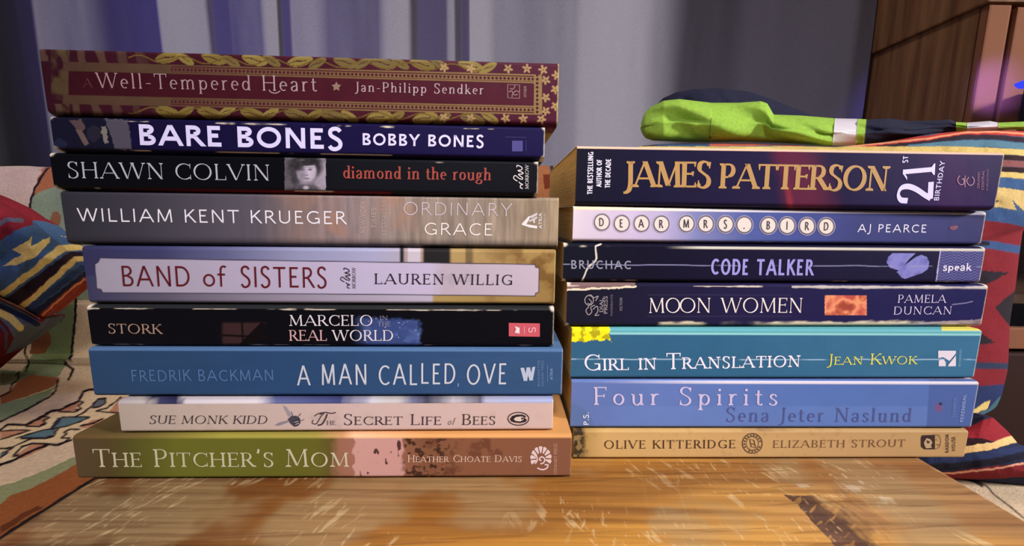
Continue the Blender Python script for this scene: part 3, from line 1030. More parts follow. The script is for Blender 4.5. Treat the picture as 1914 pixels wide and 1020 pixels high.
b = TB(.1731, 2.57, -.1869, .0106, .1261, .0151, .135, p_colvin, 'black paperback with a small grey portrait in the middle of its spine', rim=(190, 180, 165), wear=.15, nu=760)
i = b.ink('author_lettering')
i.text('SHAWN COLVIN', 127, 332.5, 506, 337.5, 30, (166, 170, 182), th=.11, tn=.04, serif=.06)
i.build()
i = b.ink('title_lettering')
i.text('diamond in the rough', 641, 333, 918, 337, 23.5, (152, 66, 58), th=.14, tn=.06, serif=.06, tr=.07)
i.build('dull red lettering')
i = b.ink('publisher_emblem')
morrow(i, 966, 353, 308, (206, 198, 200))
i.build()

b = TB(.1713, 2.61, -.1828, .0130, .1412, .0136, .135, p_bones, 'dark navy paperback with bold white sans capitals under the topmost maroon book', rim=(200, 195, 190), wear=.42)
i = b.ink('title_lettering')
i.text('BARE BONES', 260, 271, 641, 279, 38.5, (204, 198, 236), th=.2, tr=.12)
i.build()
i = b.ink('author_lettering')
i.text('BOBBY BONES', 677, 271, 904, 275.5, 22, (204, 198, 236), th=.18, tr=.16)
i.build()
i = b.ink('publisher_emblem')
i.poly([(957, 263), (977, 263), (977, 283), (957, 283)], (66, 60, 124))
i.line([(944, 256), (984, 257)], 1, (48, 42, 100)); i.line([(983, 262), (983, 282)], 1, (48, 42, 100))
i.build()

b = TB(.1709, 2.52, -.1830, .0181, .1548, .0251, .135, p_sendker, 'maroon paperback with gold leaf ornament on top of the taller stack', rim=(200, 180, 110), wear=.0, nu=1000)
i = b.ink('title_lettering')
c_ = (150, 124, 130)
i.text('A', 157, 163, 175, 163.5, 17, (82, 48, 52), th=.12, tn=.05, serif=.06)
i.text('Well-Tempered', 182, 164.5, 470, 169, 28.5, c_, th=.10, tn=.05, serif=.05, tr=.16)
i.text('Heart', 490, 169.5, 593, 171, 28.5, (158, 134, 140), th=.10, tn=.05, serif=.05, tr=.16)
i.curve([(503, 168), (508, 173), (517, 174), (524, 170)], 2, c_)
i.build()
i = b.ink('star_ornament')
st = []
for k in range(10):
    a = math.pi / 2 + k * math.pi / 5
    r_ = 9.5 if k % 2 == 0 else 5
    st.append((629 + r_ * math.cos(a), 162 - r_ * math.sin(a)))
i.poly(st, (128, 102, 88))
i.build('dull gold star')
i = b.ink('author_lettering')
i.text('Jan-Philipp Sendker', 664, 171, 904, 176.5, 18, (164, 142, 150), th=.12, tn=.06, serif=.06, tr=.18)
i.build()
i = b.ink('publisher_emblem')
c_ = (134, 104, 98)
i.line([(949, 158), (971, 159), (971, 184), (949, 183)], 1.4, c_, True)
i.curve([(951, 172), (956, 170), (959, 174), (964, 170), (970, 172)], 1.6, c_)
i.curve([(953, 165), (958, 167), (962, 162), (962, 158)], 1.4, c_)
i.curve([(957, 182), (958, 176), (963, 178), (968, 176)], 1.4, c_)
i.text('OTHER', 984, 182, 984, 161, 5.5, c_, th=.16)
i.build()

# --- shorter stack, from the table up ---------------------------------------------------
XM2 = .11
def p_olive(PX, PY, U, S_, Ls):
    col = ramp(PX, [1071, 1096, 1130, 1300, 1600, 1807], [(150, 120, 76), (170, 138, 84), (196, 160, 104), (192, 156, 104), (184, 148, 102), (176, 142, 98)])
    n = fbm(U * 420, S_ * 420, 21, 4)
    m = (1 - smooth(1086, 1100, PX + (n - .5) * 18))
    col = mix(col, m, C(60, 48, 34))
    col = mix(col, m * smooth(.5, .62, n), C(132, 108, 72))
    v = FY(S_, Ls)
    col = col * (1 - .12 * smooth(.7, 1.0, v) * fbm(U * 60, S_ * 10, 2))[..., None]
    st = smooth(.70, .76, fbm(U * 300, S_ * 300, 33, 3))
    col = mix(col, st * .15, C(120, 92, 60))
    return mix(col, smooth(.92, .97, v) * smooth(.4, .7, fbm(U * 90, S_ * 20, 5)) * .6 * (PX > 1360) * (PX < 1540), C(96, 74, 62))

def p_spirits(PX, PY, U, S_, Ls):
    col = ramp(PX, [1067, 1250, 1500, 1828], [(92, 112, 168), (92, 116, 178), (84, 112, 176), (80, 106, 170)])
    v = FY(S_, Ls)
    col = mix(col, smooth(.5, .47, v) * .35 * smooth(1060, 1200, PX), C(104, 130, 190))
    n = fbm(U * 80, S_ * 80, 6)
    col = col * (1 + .12 * (n - .5))[..., None]
    m = smooth(1733, 1735, PX + (PY - 760) * .06)
    col = mix(col, m, C(74, 96, 156))
    m = np.hypot((PX - 1066) / 44, (PY - 803) / 48) < 1
    col[m & (S_ < Ls)] = C(86, 108, 158)
    d = np.hypot(PX - 1755, PY - 762)
    col = mix(col, smooth(13, 5, d + (n - .5) * 12) * .8, C(120, 74, 118))
    m = (S_ > Ls - .0018) & (S_ < Ls - .0004)  # white edge highlight painted along the upper hinge
    col = mix(col, m * smooth(1080, 1400, PX) * .9, C(206, 200, 210))
    col[S_ > Ls] = C(190, 180, 190)
    return col

def p_girl(PX, PY, U, S_, Ls):
    col = ramp(PX, [1067, 1300, 1600, 1830], [(50, 92, 124), (46, 92, 126), (54, 102, 136), (56, 106, 142)])
    v = FY(S_, Ls)
    n = fbm(U * 120, S_ * 120, 4)
    col = col * (1 + .16 * (n - .5))[..., None]
    m = S_ > Ls - .0022
    col[m] = C(92, 160, 170)
    lip = smooth(.0007, .0003, np.abs(S_ - Ls + .0025))  # light teal line paints the highlight on the hinge edge
    col = mix(col, lip * .8 * (PX > 1140), C(150, 214, 214))
    # yellow blossom wrapping round the head of the spine
    j = (fbm(U * 500, S_ * 500, 8) - .5) * 14
    m = (PX + j * 1.2 < 1142) & (PY + j * .8 < 638 - (PX - 1070) * .03) & (S_ > Ls * .55)
    col[m] = C(232, 222, 30)
    col = mix(col, (m & (fbm(U * 400, S_ * 400, 5) > .58)) * .8, C(150, 140, 30))
    m = (PX > 1760) & (S_ > Ls - .0006)
    col[m] = C(214, 204, 96)
    cr = np.abs(PY - 671.5 - 2.5 * (fbm(U * 60, 0 * U, 3) - .5))
    col = mix(col, smooth(1.5, .4, cr) * smooth(.3, .6, fbm(U * 130, 0 * U, 9)) * .75, C(170, 200, 224))
    return col

def p_moon(PX, PY, U, S_, Ls):
    col = ramp(PX, [1058, 1180, 1400, 1838], [(24, 24, 36), (28, 26, 48), (32, 28, 64), (32, 30, 80)])
    v = FY(S_, Ls)
    n = fbm(U * 260, S_ * 260, 7, 3)
    # torn upper head corner: bare card
    tear = (PX + (n - .5) * 8 < 1188) & (PY + (n - .5) * 5 < 541 - (PX - 1060) * .045) & (S_ < Ls + .004)
    col[tear] = C(116, 92, 92)
    ed = (PX < 1190) & (np.abs(PY - 542 + (PX - 1060) * .045 + (n - .5) * 5) < 1.7)
    col[ed] = C(220, 206, 184)
    n2 = fbm(U * 190, S_ * 500, 17, 3)
    low = smooth(.0034, .0020, S_ + (n2 - .5) * .0022)
    col = mix(col, low * .95 * smooth(.34, .5, fbm(U * 35, 0 * U, 3)), C(205, 192, 168))
    up = smooth(.0009, .0002, np.abs(S_ - Ls + .0015) + (n2 - .5) * .001)
    col = mix(col, up * .8 * (PX > 1480), C(205, 196, 190))
    rip = (PX > 1650 + (n - .5) * 40) & (PY > 607 - (PX - 1660) * .065 + (n - .5) * 4) & (S_ < Ls * .4)
    col[rip] = mix(np.tile(C(196, 184, 190), U.shape + (1,)), smooth(.4, .7, fbm(U * 60, S_ * 1500, 4)), C(120, 104, 112))[rip]
    for y0, a, bq in ((551, 1210, 1480), (591, 1210, 1480)):
        m = smooth(1.4, .5, np.abs(PY - y0)) * (PX > a) * (PX < bq)
        col = mix(col, m * .4, C(62, 56, 84))
    crk = seg_dist(PX, PY, [(1780, 569), (1806, 566), (1818, 563)])
    col = mix(col, smooth(1.3, .4, crk) * .7, C(150, 146, 186))
    # picture panel
    m = (PX > 1541.5) & (PX < 1620) & (PY > 552) & (PY < 588.5) & (v < 1)
    q = ramp(fbm(U * 190, S_ * 190, 44, 4), [.25, .4, .5, .62, .8], [(150, 66, 52), (196, 104, 78), (222, 150, 108), (214, 128, 96), (176, 76, 68)])
    col[m] = q[m]
    return col

def p_code(PX, PY, U, S_, Ls):
    col = ramp(PX, [1053, 1200, 1500, 1838], [(20, 22, 34), (20, 18, 36), (24, 20, 48), (26, 22, 54)])
    v = FY(S_, Ls)
    n = fbm(U * 260, S_ * 260, 13, 3)
    # two identity tags
    tg = ramp(n, [.3, .6], [(98, 98, 166), (124, 124, 190)])
    m = in_poly(PX + (n - .5) * 3, PY, [(1657, 490), (1660, 480), (1668, 473), (1712, 473), (1700, 484), (1686, 500), (1680, 505), (1664, 500)]) | in_poly(PX, PY, [(1676, 508), (1690, 496), (1712, 480), (1722, 476), (1732, 480), (1737, 490), (1734, 503), (1724, 510), (1692, 521), (1686, 519)])
    col[m] = tg[m]
    # wavy imprint square at the tail
    m = (PX > 1757 - (PY - 474) * .14) & (v > .06) & (v < .95)
    wv = np.sin((PY - 2.2 * np.sin(PX * .42) - 1.1 * np.sin(PX * .17)) * 1.25)
    q = mix(np.tile(C(62, 60, 112), U.shape + (1,)), smooth(.2, .8, wv), C(104, 104, 158))
    col[m] = q[m]
    ln = np.abs(PX - 1757 + (PY - 474) * .14) < 1.1
    col[ln & (v > .05) & (v < .95)] = C(170, 168, 200)
    cr = np.abs(PY - 494.5 - (PX - 1053) * .004 - 3 * (fbm(U * 60, 0 * U, 3) - .5))
    col = mix(col, smooth(1.4, .3, cr) * smooth(.42, .62, fbm(U * 90, 0 * U, 9)) * .7, C(150, 150, 190))
    ck = seg_dist(PX + (n - .5) * 4, PY, [(1123, 456), (1113, 460), (1115, 482), (1113, 488), (1100, 499), (1095, 508), (1088, 524), (1086, 528)])
    col = mix(col, smooth(2.2, .8, ck), C(208, 200, 190))
    lip = smooth(.0008, .0003, np.abs(S_ - Ls + .0016))  # pale line for the worn upper hinge and its painted highlight
    col = mix(col, lip * .85 * smooth(1240, 1320, PX), C(214, 210, 196))
    return col

def p_dear(PX, PY, U, S_, Ls):
    col = ramp(PX, [1071, 1150, 1230, 1300, 1400, 1500, 1600, 1842], [(206, 192, 206), (196, 182, 208), (176, 166, 200), (120, 124, 172), (76, 88, 148), (66, 76, 138), (58, 64, 116), (54, 54, 100)])
    n = fbm(U * 110, S_ * 110, 5)
    col = col * (1 + .16 * (n - .5))[..., None]
    m = S_ > Ls - .0018  # pale upper edge, highlight included in the colour
    tc = ramp(PX, [1071, 1200, 1400, 1842], [(226, 204, 170), (226, 208, 190), (206, 204, 216), (180, 180, 205)])
    col[m] = tc[m]
    return col

def p_birthday(PX, PY, U, S_, Ls):
    col = ramp(PX, [1079, 1200, 1440, 1560, 1700, 1780, 1876], [(22, 22, 36), (24, 22, 48), (32, 25, 58), (28, 22, 56), (34, 25, 66), (52, 28, 76), (34, 25, 72)])
    n = fbm(U * 70, S_ * 70, 3, 4)
    x = PX + (PY - 330) * -.28 + (n - .5) * 30
    m = smooth(1440, 1475, x) * (1 - smooth(1500, 1570, x))
    col = mix(col, m * .8, C(92, 32, 56))
    edge = smooth(10, 0, np.abs(PX - 1459 - (PY - 280) * .18)) * smooth(300, 380, PY)
    col = mix(col, edge * .7, C(140, 44, 54))
    m = S_ > Ls - .0013  # worn laminate on the top edge, with its highlight painted in
    col[m] = C(206, 170, 148)
    return col

short = []
def SB(Y, yaw, xl, xr, zb, T, dep, fn, label, **k):
    k.setdefault('lean', -.055)
    b = Book(XM2, Y, math.radians(yaw), xl, xr, zb, T - .00006, dep, fn, label, SHORT, **k)
    short.append(b)
    return b

b = SB(.1856, 1.27, .0309, .2263, .0000, .0159, .128, p_olive, 'tan paperback with brown capitals lying directly on the wooden table', rim=(190, 165, 120), nu=760)
i = b.ink('title_lettering')
i.text('OLIVE KITTERIDGE', 1129, 838, 1374, 837, 15.5, (66, 42, 34), th=.14, tn=.06, serif=.07, tr=.2)
i.build()
i = b.ink('award_stamp')
c_ = (78, 58, 50)
i.ring(1406, 828, 18.5, 18.5, 1.6, c_); i.ring(1406, 828, 11.5, 12.5, 1.1, c_)
for k in range(17):
    a = 2 * math.pi * k / 17 + .1
    if k in (0, 6): continue
    i.poly([(1406 + (14 + dr) * math.cos(a + da), 828 + (14 + dr) * math.sin(a + da)) for dr, da in ((-.6, -.09), (2.6, -.09), (2.6, .09), (-.6, .09))], c_)
i.line([(1401, 820), (1409, 822), (1412, 836), (1404, 834)], 1.8, c_, True)
i.line([(1402, 828), (1410, 830)], 1.4, c_)
i.build('round black stamp')
i = b.ink('author_lettering')
i.text('ELIZABETH STROUT', 1444, 836.5, 1691, 834.5, 14, (112, 80, 58), th=.14, tn=.06, serif=.07, tr=.2)
i.build()
i = b.ink('publisher_emblem')
c_ = (40, 26, 30)
i.poly([(1723, 813), (1747, 812), (1747, 839), (1727, 839), (1721, 834), (1721, 818)], c_)
i.curve([(1747, 812), (1755, 814), (1758, 824), (1755, 835), (1747, 839)], 1.2, (120, 92, 70))
i.text('RANDOM', 1773, 845, 1773, 811, 6, (70, 50, 44), th=.2)
i.text('HOUSE', 1785, 842, 1785, 815, 6, (70, 50, 44), th=.2)
i.build('black house emblem')
j = b.ink('emblem_mark'); j.lift = .0002
j.poly([(1726, 826), (1731, 818), (1738, 820), (1742, 826), (1739, 832), (1741, 836), (1730, 837), (1727, 831)], (176, 150, 116))
j.poly([(1731, 822), (1737, 824), (1736, 828), (1731, 827)], (60, 42, 40)); j.line([(1745, 820), (1752, 822)], 1, (120, 92, 70)); j.line([(1750, 830), (1756, 831)], 1.4, (90, 66, 54))
j.build()

b = SB(.1859, 1.25, .0290, .2274, .0159, .0253, .128, p_spirits, 'thick light blue paperback with wide spaced pale lettering over the tan one', rim=(196, 190, 200), wear=.0)
i = b.ink('title_lettering')
i.text('Four Spirits', 1109, 756, 1453, 757, 33, (196, 184, 218), th=.12, tn=.055, serif=.07, tr=.3)
i.build()
i = b.ink('author_lettering')
i.text('Sena Jeter Naslund', 1356, 787.5, 1703, 788, 26.5, (74, 84, 142), th=.11, tn=.05, serif=.06, tr=.16)
i.build('dark blue lettering')
i = b.ink('corner_mark')
i.text('P.S.', 1100, 794, 1100, 770, 9, (214, 214, 232), th=.17)
i.build()
i = b.ink('publisher_emblem')
i.text('HARPER', 1785, 778, 1788, 742, 6, (110, 132, 186), th=.14, tn=.09, serif=.05)
i.text('PERENNIAL', 1800, 788, 1806, 736, 6.5, (136, 156, 204), th=.17)
i.disk(1758, 754, 2.6, 2.6, (50, 40, 80))
i.build()

b = SB(.1861, 1.73, .0282, .2257, .0412, .0254, .128, p_girl, 'teal paperback with yellow blossom on one corner and a creased spine', rim=(190, 205, 200), wear=.0, nu=760)
i = b.ink('title_lettering')
i.text('Girl in Translation', 1091, 692.5, 1495, 685, 30, (224, 222, 238), th=.125, tn=.055, serif=.08, sc=.72)
i.build()
i = b.ink('author_lettering')
i.text('Jean Kwok', 1546, 681.5, 1712, 680, 20.5, (206, 206, 92), th=.13, tn=.055, serif=.08, sc=.74)
i.build('yellow lettering')
i = b.ink('publisher_emblem')
c_ = (216, 208, 224)
i.poly([(1753, 655), (1786, 655), (1786, 660), (1774, 674), (1762, 667), (1753, 669)], c_)
i.poly([(1754, 673), (1763, 671), (1767, 676), (1767, 684), (1754, 684)], c_)
i.poly([(1773, 680), (1786, 664), (1786, 684), (1771, 684)], c_)
i.text('RIVERHEAD', 1795, 684, 1797, 652, 4.5, (120, 160, 186), th=.15)
i.build('white square with a curved letter')

b = SB(.1879, 2.55, .0254, .2291, .0666, .0213, .128, p_moon, 'dark navy paperback with torn white edges and a small orange picture', rim=(210, 195, 165), wear=.5, nu=760)
i = b.ink('title_lettering')
c_ = (228, 216, 214)
i.text('MO', 1212, 584.5, 1272, 584, 27.5, c_, th=.10, tn=.045, serif=.04, tr=.02)
i.text('ON', 1269, 584, 1329, 584, 27.5, c_, th=.10, tn=.045, serif=.04, tr=.02)
i.text('WOMEN', 1347, 584, 1500, 584, 27.5, c_, th=.10, tn=.045, serif=.04, tr=.06)
i.build()
i = b.ink('author_lettering')
i.text('PAMELA', 1677, 565.5, 1767, 565.5, 15, (200, 192, 222), th=.12, tn=.05, serif=.05, tr=.14)
i.text('DUNCAN', 1669, 587.5, 1778, 587, 15, (200, 192, 222), th=.12, tn=.05, serif=.05, tr=.14)
i.build()
i = b.ink('publisher_emblem')
c_ = (150, 142, 146)
i.ring(1101, 561, 8, 9, 1.6, c_); i.curve([(1096, 553), (1104, 551), (1110, 556), (1118, 553), (1113, 562)], 1.6, c_)
i.curve([(1094, 566), (1100, 572), (1095, 580), (1100, 588), (1106, 582), (1104, 574), (1112, 570)], 1.6, c_); i.curve([(1108, 578), (1116, 572), (1117, 582), (1112, 589), (1120, 588)], 1.6, c_)
i.curve([(1100, 558), (1105, 563), (1103, 568), (1098, 566)], 1.4, c_)
i.text('DIAL', 1127, 583, 1127, 557, 6.5, (170, 160, 164), th=.16, tn=.1, serif=.06)
i.text('PRESS', 1135, 586, 1135, 553, 6.5, (170, 160, 164), th=.16, tn=.1, serif=.06)
i.text('PAPERBACKS', 1145, 590, 1145, 550, 4, (110, 104, 114), th=.14)
i.text('FICTION', 1163, 580, 1163, 556, 5, (124, 118, 126), th=.16)
i.build()

b = SB(.1875, 2.63, .0232, .2241, .0880, .0181, .128, p_code, 'black paperback with two violet tags and a cracked white crease line', rim=(200, 190, 170), wear=.3, nu=760)
i = b.ink('author_lettering')
i.text('BRUCHAC', 1067, 502, 1180, 503, 16, (138, 138, 158), th=.15, tr=.2)
i.build()
i = b.ink('title_lettering')
i.text('CODE', 1328, 513, 1398, 514, 30, (146, 140, 208), th=.15, tr=.12)
i.text('TALKER', 1413, 514, 1519, 514.5, 30, (146, 140, 208), th=.15, tr=.12)
i.build('violet lettering')
i = b.ink('publisher_emblem')
i.text('speak', 1761, 505.5, 1815, 505.5, 14.5, (222, 216, 238), th=.17, tn=.13, tr=.05)
i.build()

b = SB(.1884, 2.59, .0272, .2224, .1061, .0166, .128, p_dear, 'paperback fading from lilac to blue with round typewriter keys on its spine', rim=(210, 195, 190), wear=.12)
i = b.ink('key_discs')
j = b.ink('title_lettering'); j.lift = .0002
keys = [('D', 1125, 415), ('E', 1162, 417.5), ('A', 1199, 417.5), ('R', 1236, 418.5), ('M', 1283, 418), ('R', 1319, 418.5), ('S', 1356, 419), ('.', 1391, 420), ('B', 1436, 421), ('I', 1471, 421.5), ('R', 1508, 422.5), ('D', 1544, 423)]
for ch, x, y in keys:
    i.disk(x, y, 13.2, 13.6, (212, 202, 196))
    i.ring(x, y, 16.4, 17, 1.0, (178, 170, 186)); i.ring(x, y, 14, 14.6, 2.2, (104, 94, 106))
    w = GL[ch][0] * 14 * .9
    j.text(ch, x - w / 2, y + 7.5, x + w / 2, y + 7.5, 15.5, (58, 50, 58), th=.13)
i.build('cream discs with dark rims')
j.build('black letters on the discs')
i = b.ink('author_lettering')
i.text('AJ PEARCE', 1602, 433.5, 1731, 434.5, 15, (208, 206, 226), th=.13, tr=.2)
i.build()
i = b.ink('publisher_emblem')
i.disk(1781, 426, 7, 4, (110, 60, 84)); i.disk(1786, 424, 4, 3, (120, 66, 84))
i.build('small dull red mark')

b = SB(.1854, 1.20, .0278, .2193, .1227, .0260, .108, p_birthday, 'thick navy paperback with large gold serif capitals on top of the shorter stack', rim=(216, 192, 150), nu=760, lean=-.03)
i = b.ink('blurb_lettering')
c_ = (224, 218, 236)
i.text('THE BESTSELLING', 1107, 363, 1109, 284, 10, c_, th=.17, tr=.08)
i.text('AUTHOR OF', 1124, 349, 1125, 298, 10, c_, th=.17, tr=.08)
i.text('THE DECADE', 1140, 351, 1142, 297, 10, c_, th=.17, tr=.08)
i.build('small white lettering')
i = b.ink('author_lettering')
i.text('JAMES', 1167, 349.5, 1328, 350.5, 48, (172, 134, 82), th=.19, tn=.075, serif=.07, tr=.0)
i.text('PATTERSON', 1344, 352, 1658, 357, 46.5, (172, 134, 82), th=.19, tn=.075, serif=.07, tr=.0)
i.build('gold lettering')
i = b.ink('title_lettering')
c_ = (206, 200, 240)
i.text('2', 1741, 376, 1743, 336, 66, c_, th=.16, tn=.08, serif=.06, tr=0)
i.text('1', 1746, 335, 1748, 300, 63, c_, th=.14, tn=.05, serif=.10, tr=0)
i.text('ST', 1696, 304, 1697, 291, 10, c_, th=.17)
i.text('BIRTHDAY', 1754, 375, 1766, 301, 10, c_, th=.16, tr=.12)
i.build()
i = b.ink('publisher_emblem')
c_ = (150, 104, 128)
i.curve([(1793, 328), (1789, 336), (1793, 344), (1800, 344), (1801, 334), (1797, 336)], 1.8, c_)
i.line([(1803, 328), (1803, 350)], 1.6, c_)
i.curve([(1810, 331), (1806, 338), (1811, 346), (1818, 344), (1820, 336), (1816, 330)], 1.8, c_)
i.text('GRAND', 1830, 352, 1831, 321, 5, (128, 78, 112), th=.18)
i.text('CENTRAL', 1838, 355, 1839, 318, 5, (128, 78, 112), th=.18)
i.text('PUBLISHING', 1846, 356, 1847, 316, 4, (112, 66, 104), th=.16)
i.build()

# ------------------------------------------------------------------ room shell
SEAT = -.075
fl = box('floor', (-2.6, -1.6, -.52), (2.9, 1.05, -.50), material('floor_boards', C(70, 50, 40), .6, build=bump_noise(30, .2)))
tag(fl, kind='structure')
wl = box('wall_back', (-2.6, .95, -.50), (2.9, 1.0, 1.9), material('wall_paint', C(120, 112, 108), .9, build=bump_noise(200, .1)))
tag(wl, kind='structure')
w2 = box('wall_left', (-2.65, -1.6, -.50), (-2.6, 1.0, 1.9), material('wall_paint'))
tag(w2, kind='structure')

# ------------------------------------------------------------------ wooden table
def wood_nodes(nt, b):
    tc = nn(nt, 'ShaderNodeTexCoord')
    mp = nn(nt, 'ShaderNodeMapping', Scale=(7, 420, 60))
    no = nn(nt, 'ShaderNodeTexNoise', Scale=1.0, Detail=6, Distortion=.4)
    rp = nn(nt, 'ShaderNodeValToRGB')
    rp.color_ramp.elements[0].position, rp.color_ramp.elements[1].position = .32, .66
    rp.color_ramp.elements[0].color = (.62, .54, .46, 1)
    rp.color_ramp.elements[1].color = (1.18, 1.15, 1.1, 1)
    mx = nn(nt, 'ShaderNodeMix', data_type='RGBA', blend_type='MULTIPLY')
    mx.inputs[0].default_value = .8
    at_ = b.inputs['Base Color'].links[0].from_socket
    bu = nn(nt, 'ShaderNodeBump', Strength=.25, Distance=.0008)
    nt.links.new(tc.outputs['Object'], mp.inputs[0])
    nt.links.new(mp.outputs[0], no.inputs['Vector'])
    nt.links.new(no.outputs['Fac'], rp.inputs[0])
    nt.links.new(at_, mx.inputs[6])
    nt.links.new(rp.outputs[0], mx.inputs[7])
    nt.links.new(mx.outputs[2], b.inputs['Base Color'])
    nt.links.new(no.outputs['Fac'], bu.inputs['Height'])
    nt.links.new(bu.outputs[0], b.inputs['Normal'])

TX0, TX1, TY0, TY1, TT = -.188, .209, .02, .318, .018
tab = empty('tray_table', (0, .17, SEAT))
tag(tab, 'small worn wooden table with scratched varnish and a dark burn mark carrying both book stacks', 'table')
xs = np.concatenate([np.linspace(TX0, TX1, 900)])
ys = np.concatenate([np.linspace(TY0, .125, 60)[:-1], np.linspace(.125, .20, 330)[:-1], np.linspace(.20, TY1, 90)])
GX, GY = np.meshgrid(xs, ys, indexing='ij')
edge = np.minimum(np.minimum(GX - TX0, TX1 - GX), np.minimum(GY - TY0, TY1 - GY))
GZ = -.0035 * np.clip(1 - edge / .005, 0, 1) ** 2
GZ = GZ - .00025 * fbm(GX * 60, GY * 60, 3)
PX, PY = to_px(np.stack([GX, GY, GZ], -1))
t1 = fbm(GX * 9, GY * 130, 4, 4)
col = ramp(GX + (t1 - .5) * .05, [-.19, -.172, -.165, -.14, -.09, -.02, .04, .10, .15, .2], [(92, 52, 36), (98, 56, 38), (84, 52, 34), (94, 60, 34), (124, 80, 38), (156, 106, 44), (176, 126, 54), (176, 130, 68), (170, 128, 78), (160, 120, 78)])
n1 = fbm(GX * 4, GY * 55, 11, 4)
col = mix(col, smooth(.52, .66, n1) * .4, C(196, 144, 62))
col = mix(col, smooth(.46, .34, n1) * .6, C(120, 74, 36))
n4 = fbm(GX * 30, GY * 34, 9, 4)
worn = smooth(.5, .68, n4) * .55
col = mix(col, worn, C(156, 134, 98))
# short pale chips running across the grain, and longer hairline scratches
def flecks(ang, sx, sy, seed, lo, hi):
    ca, sa = math.cos(ang), math.sin(ang)
    a, q = GX * ca + GY * sa, -GX * sa + GY * ca
    return smooth(lo, hi, fbm(a * sx, q * sy, seed, 3))
den = smooth(.42, .62, fbm(GX * 26, GY * 40, 31, 3))
fk = np.clip(flecks(math.radians(62), 100, 430, 5, .66, .78) * (GX < .03) + flecks(math.radians(118), 95, 400, 6, .66, .78) * (GX > -.02) + flecks(math.radians(88), 200, 800, 8, .70, .80), 0, 1) * den
col = mix(col, fk * .4, C(214, 194, 150))
sc_ = flecks(math.radians(80), 18, 1500, 15, .70, .76) * smooth(.4, .6, fbm(GX * 14, GY * 14, 2))
col = mix(col, sc_ * .08, C(204, 178, 130))
dk = flecks(math.radians(4), 22, 700, 25, .66, .74)
col = mix(col, dk * .35, C(92, 54, 30))
for cx, cy, rx, ry in ((1606, 911, 26, 10), (1655, 938, 22, 10), (1500, 908, 20, 6)):
    d = np.hypot((PX - cx) / rx, (PY - cy) / ry) + (fbm(GX * 300, GY * 300, 5) - .5) * 2.6
    col = mix(col, smooth(.9, .2, d) * .5, C(204, 190, 164))
# dark burn mark
jx = (fbm(GX * 140, GY * 140, 6, 3) - .5) * 12
bm_ = [(1464, 924), (1500, 926), (1552, 924), (1580, 938), (1612, 962), (1650, 1000), (1720, 1070), (1610, 1070), (1560, 1022), (1520, 975), (1490, 942)]
m = in_poly(PX + jx, PY + jx * .4, bm_)
dr = seg_dist(PX, PY, [(1545, 915), (1580, 935), (1612, 960), (1650, 998), (1730, 1075)])
rag = fbm(GX * 130, GY * 60, 77, 4)
diss = smooth(-6, 34, dr + (rag - .5) * 90)
m = np.where(m, diss * .88, 0)
m = m * (1 - .6 * np.clip(fk + smooth(.62, .7, fbm(GX * 90 + GY * 90, GY * 700 - GX * 500, 91, 2)), 0, 1))
burn = mix(np.tile(C(62, 42, 42), GX.shape + (1,)), smooth(.45, .7, rag), C(88, 62, 56))
col = col * (1 - m[..., None]) + burn * m[..., None]
halo = smooth(46, 0, seg_dist(PX, PY, [(1570, 930), (1612, 955), (1660, 1005), (1730, 1075)])) * (1 - m) * smooth(.4, .6, rag)
col = mix(col, halo * .45, C(112, 76, 56))
V = np.stack([GX, GY - .17, GZ - SEAT], -1).reshape(-1, 3)
nx, ny = len(xs), len(ys)
faces = grid_faces(nx, ny)
base = len(V)
ring_ = [(i, 0) for i in range(nx)] + [(nx - 1, j) for j in range(1, ny)] + [(i, ny - 1) for i in range(nx - 2, -1, -1)] + [(0, j) for j in range(ny - 2, 0, -1)]
idx = np.array([i * ny + j for i, j in ring_])
low = V[idx].copy()
low[:, 2] = -TT - SEAT
V2 = np.vstack([V, low])
nr = len(idx)
k = np.arange(nr)
side = np.stack([idx[k], base + k, base + (k + 1) % nr, idx[(k + 1) % nr]], -1)
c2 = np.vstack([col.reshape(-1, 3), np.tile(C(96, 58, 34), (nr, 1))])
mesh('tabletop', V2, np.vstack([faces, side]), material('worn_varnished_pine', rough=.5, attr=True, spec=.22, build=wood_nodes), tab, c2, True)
wd = material('table_leg_pine', C(110, 68, 36), .5, build=bump_noise(40, .2, stretch=(1, 1, 6)))
box('underside', (TX0 + .004, TY0 + .004 - .17, -TT - .001 - SEAT), (TX1 - .004, TY1 - .004 - .17, -TT + .001 - SEAT), wd, tab)
for lx in (TX0 + .012, TX1 - .036):
    for ly in (TY0 + .012, TY1 - .036):
        box('leg', (lx, ly - .17, .0005), (lx + .024, ly + .024 - .17, -TT - SEAT), wd, tab, .002)

# ------------------------------------------------------------------ sofa and the woven throw over it
SX0, SX1 = -.86, .44
sofa = empty('sofa', (0, .3, -.50))
tag(sofa, 'low sofa hidden under the cream patterned throw behind and beside the table', 'sofa')
sf = material('sofa_fabric', C(110, 96, 84), .9, build=weave())
box('seat_cushion', (SX0, -.44, .20), (SX1, .165, SEAT - .014 + .50), sf, sofa, .012, 3)
box('back_cushion', (SX0, .245, .20), (SX1, .296, .655), sf, sofa, .02, 4)
box('sofa_base', (SX0, -.44, .0), (SX1, .296, .198), sf, sofa, .01)

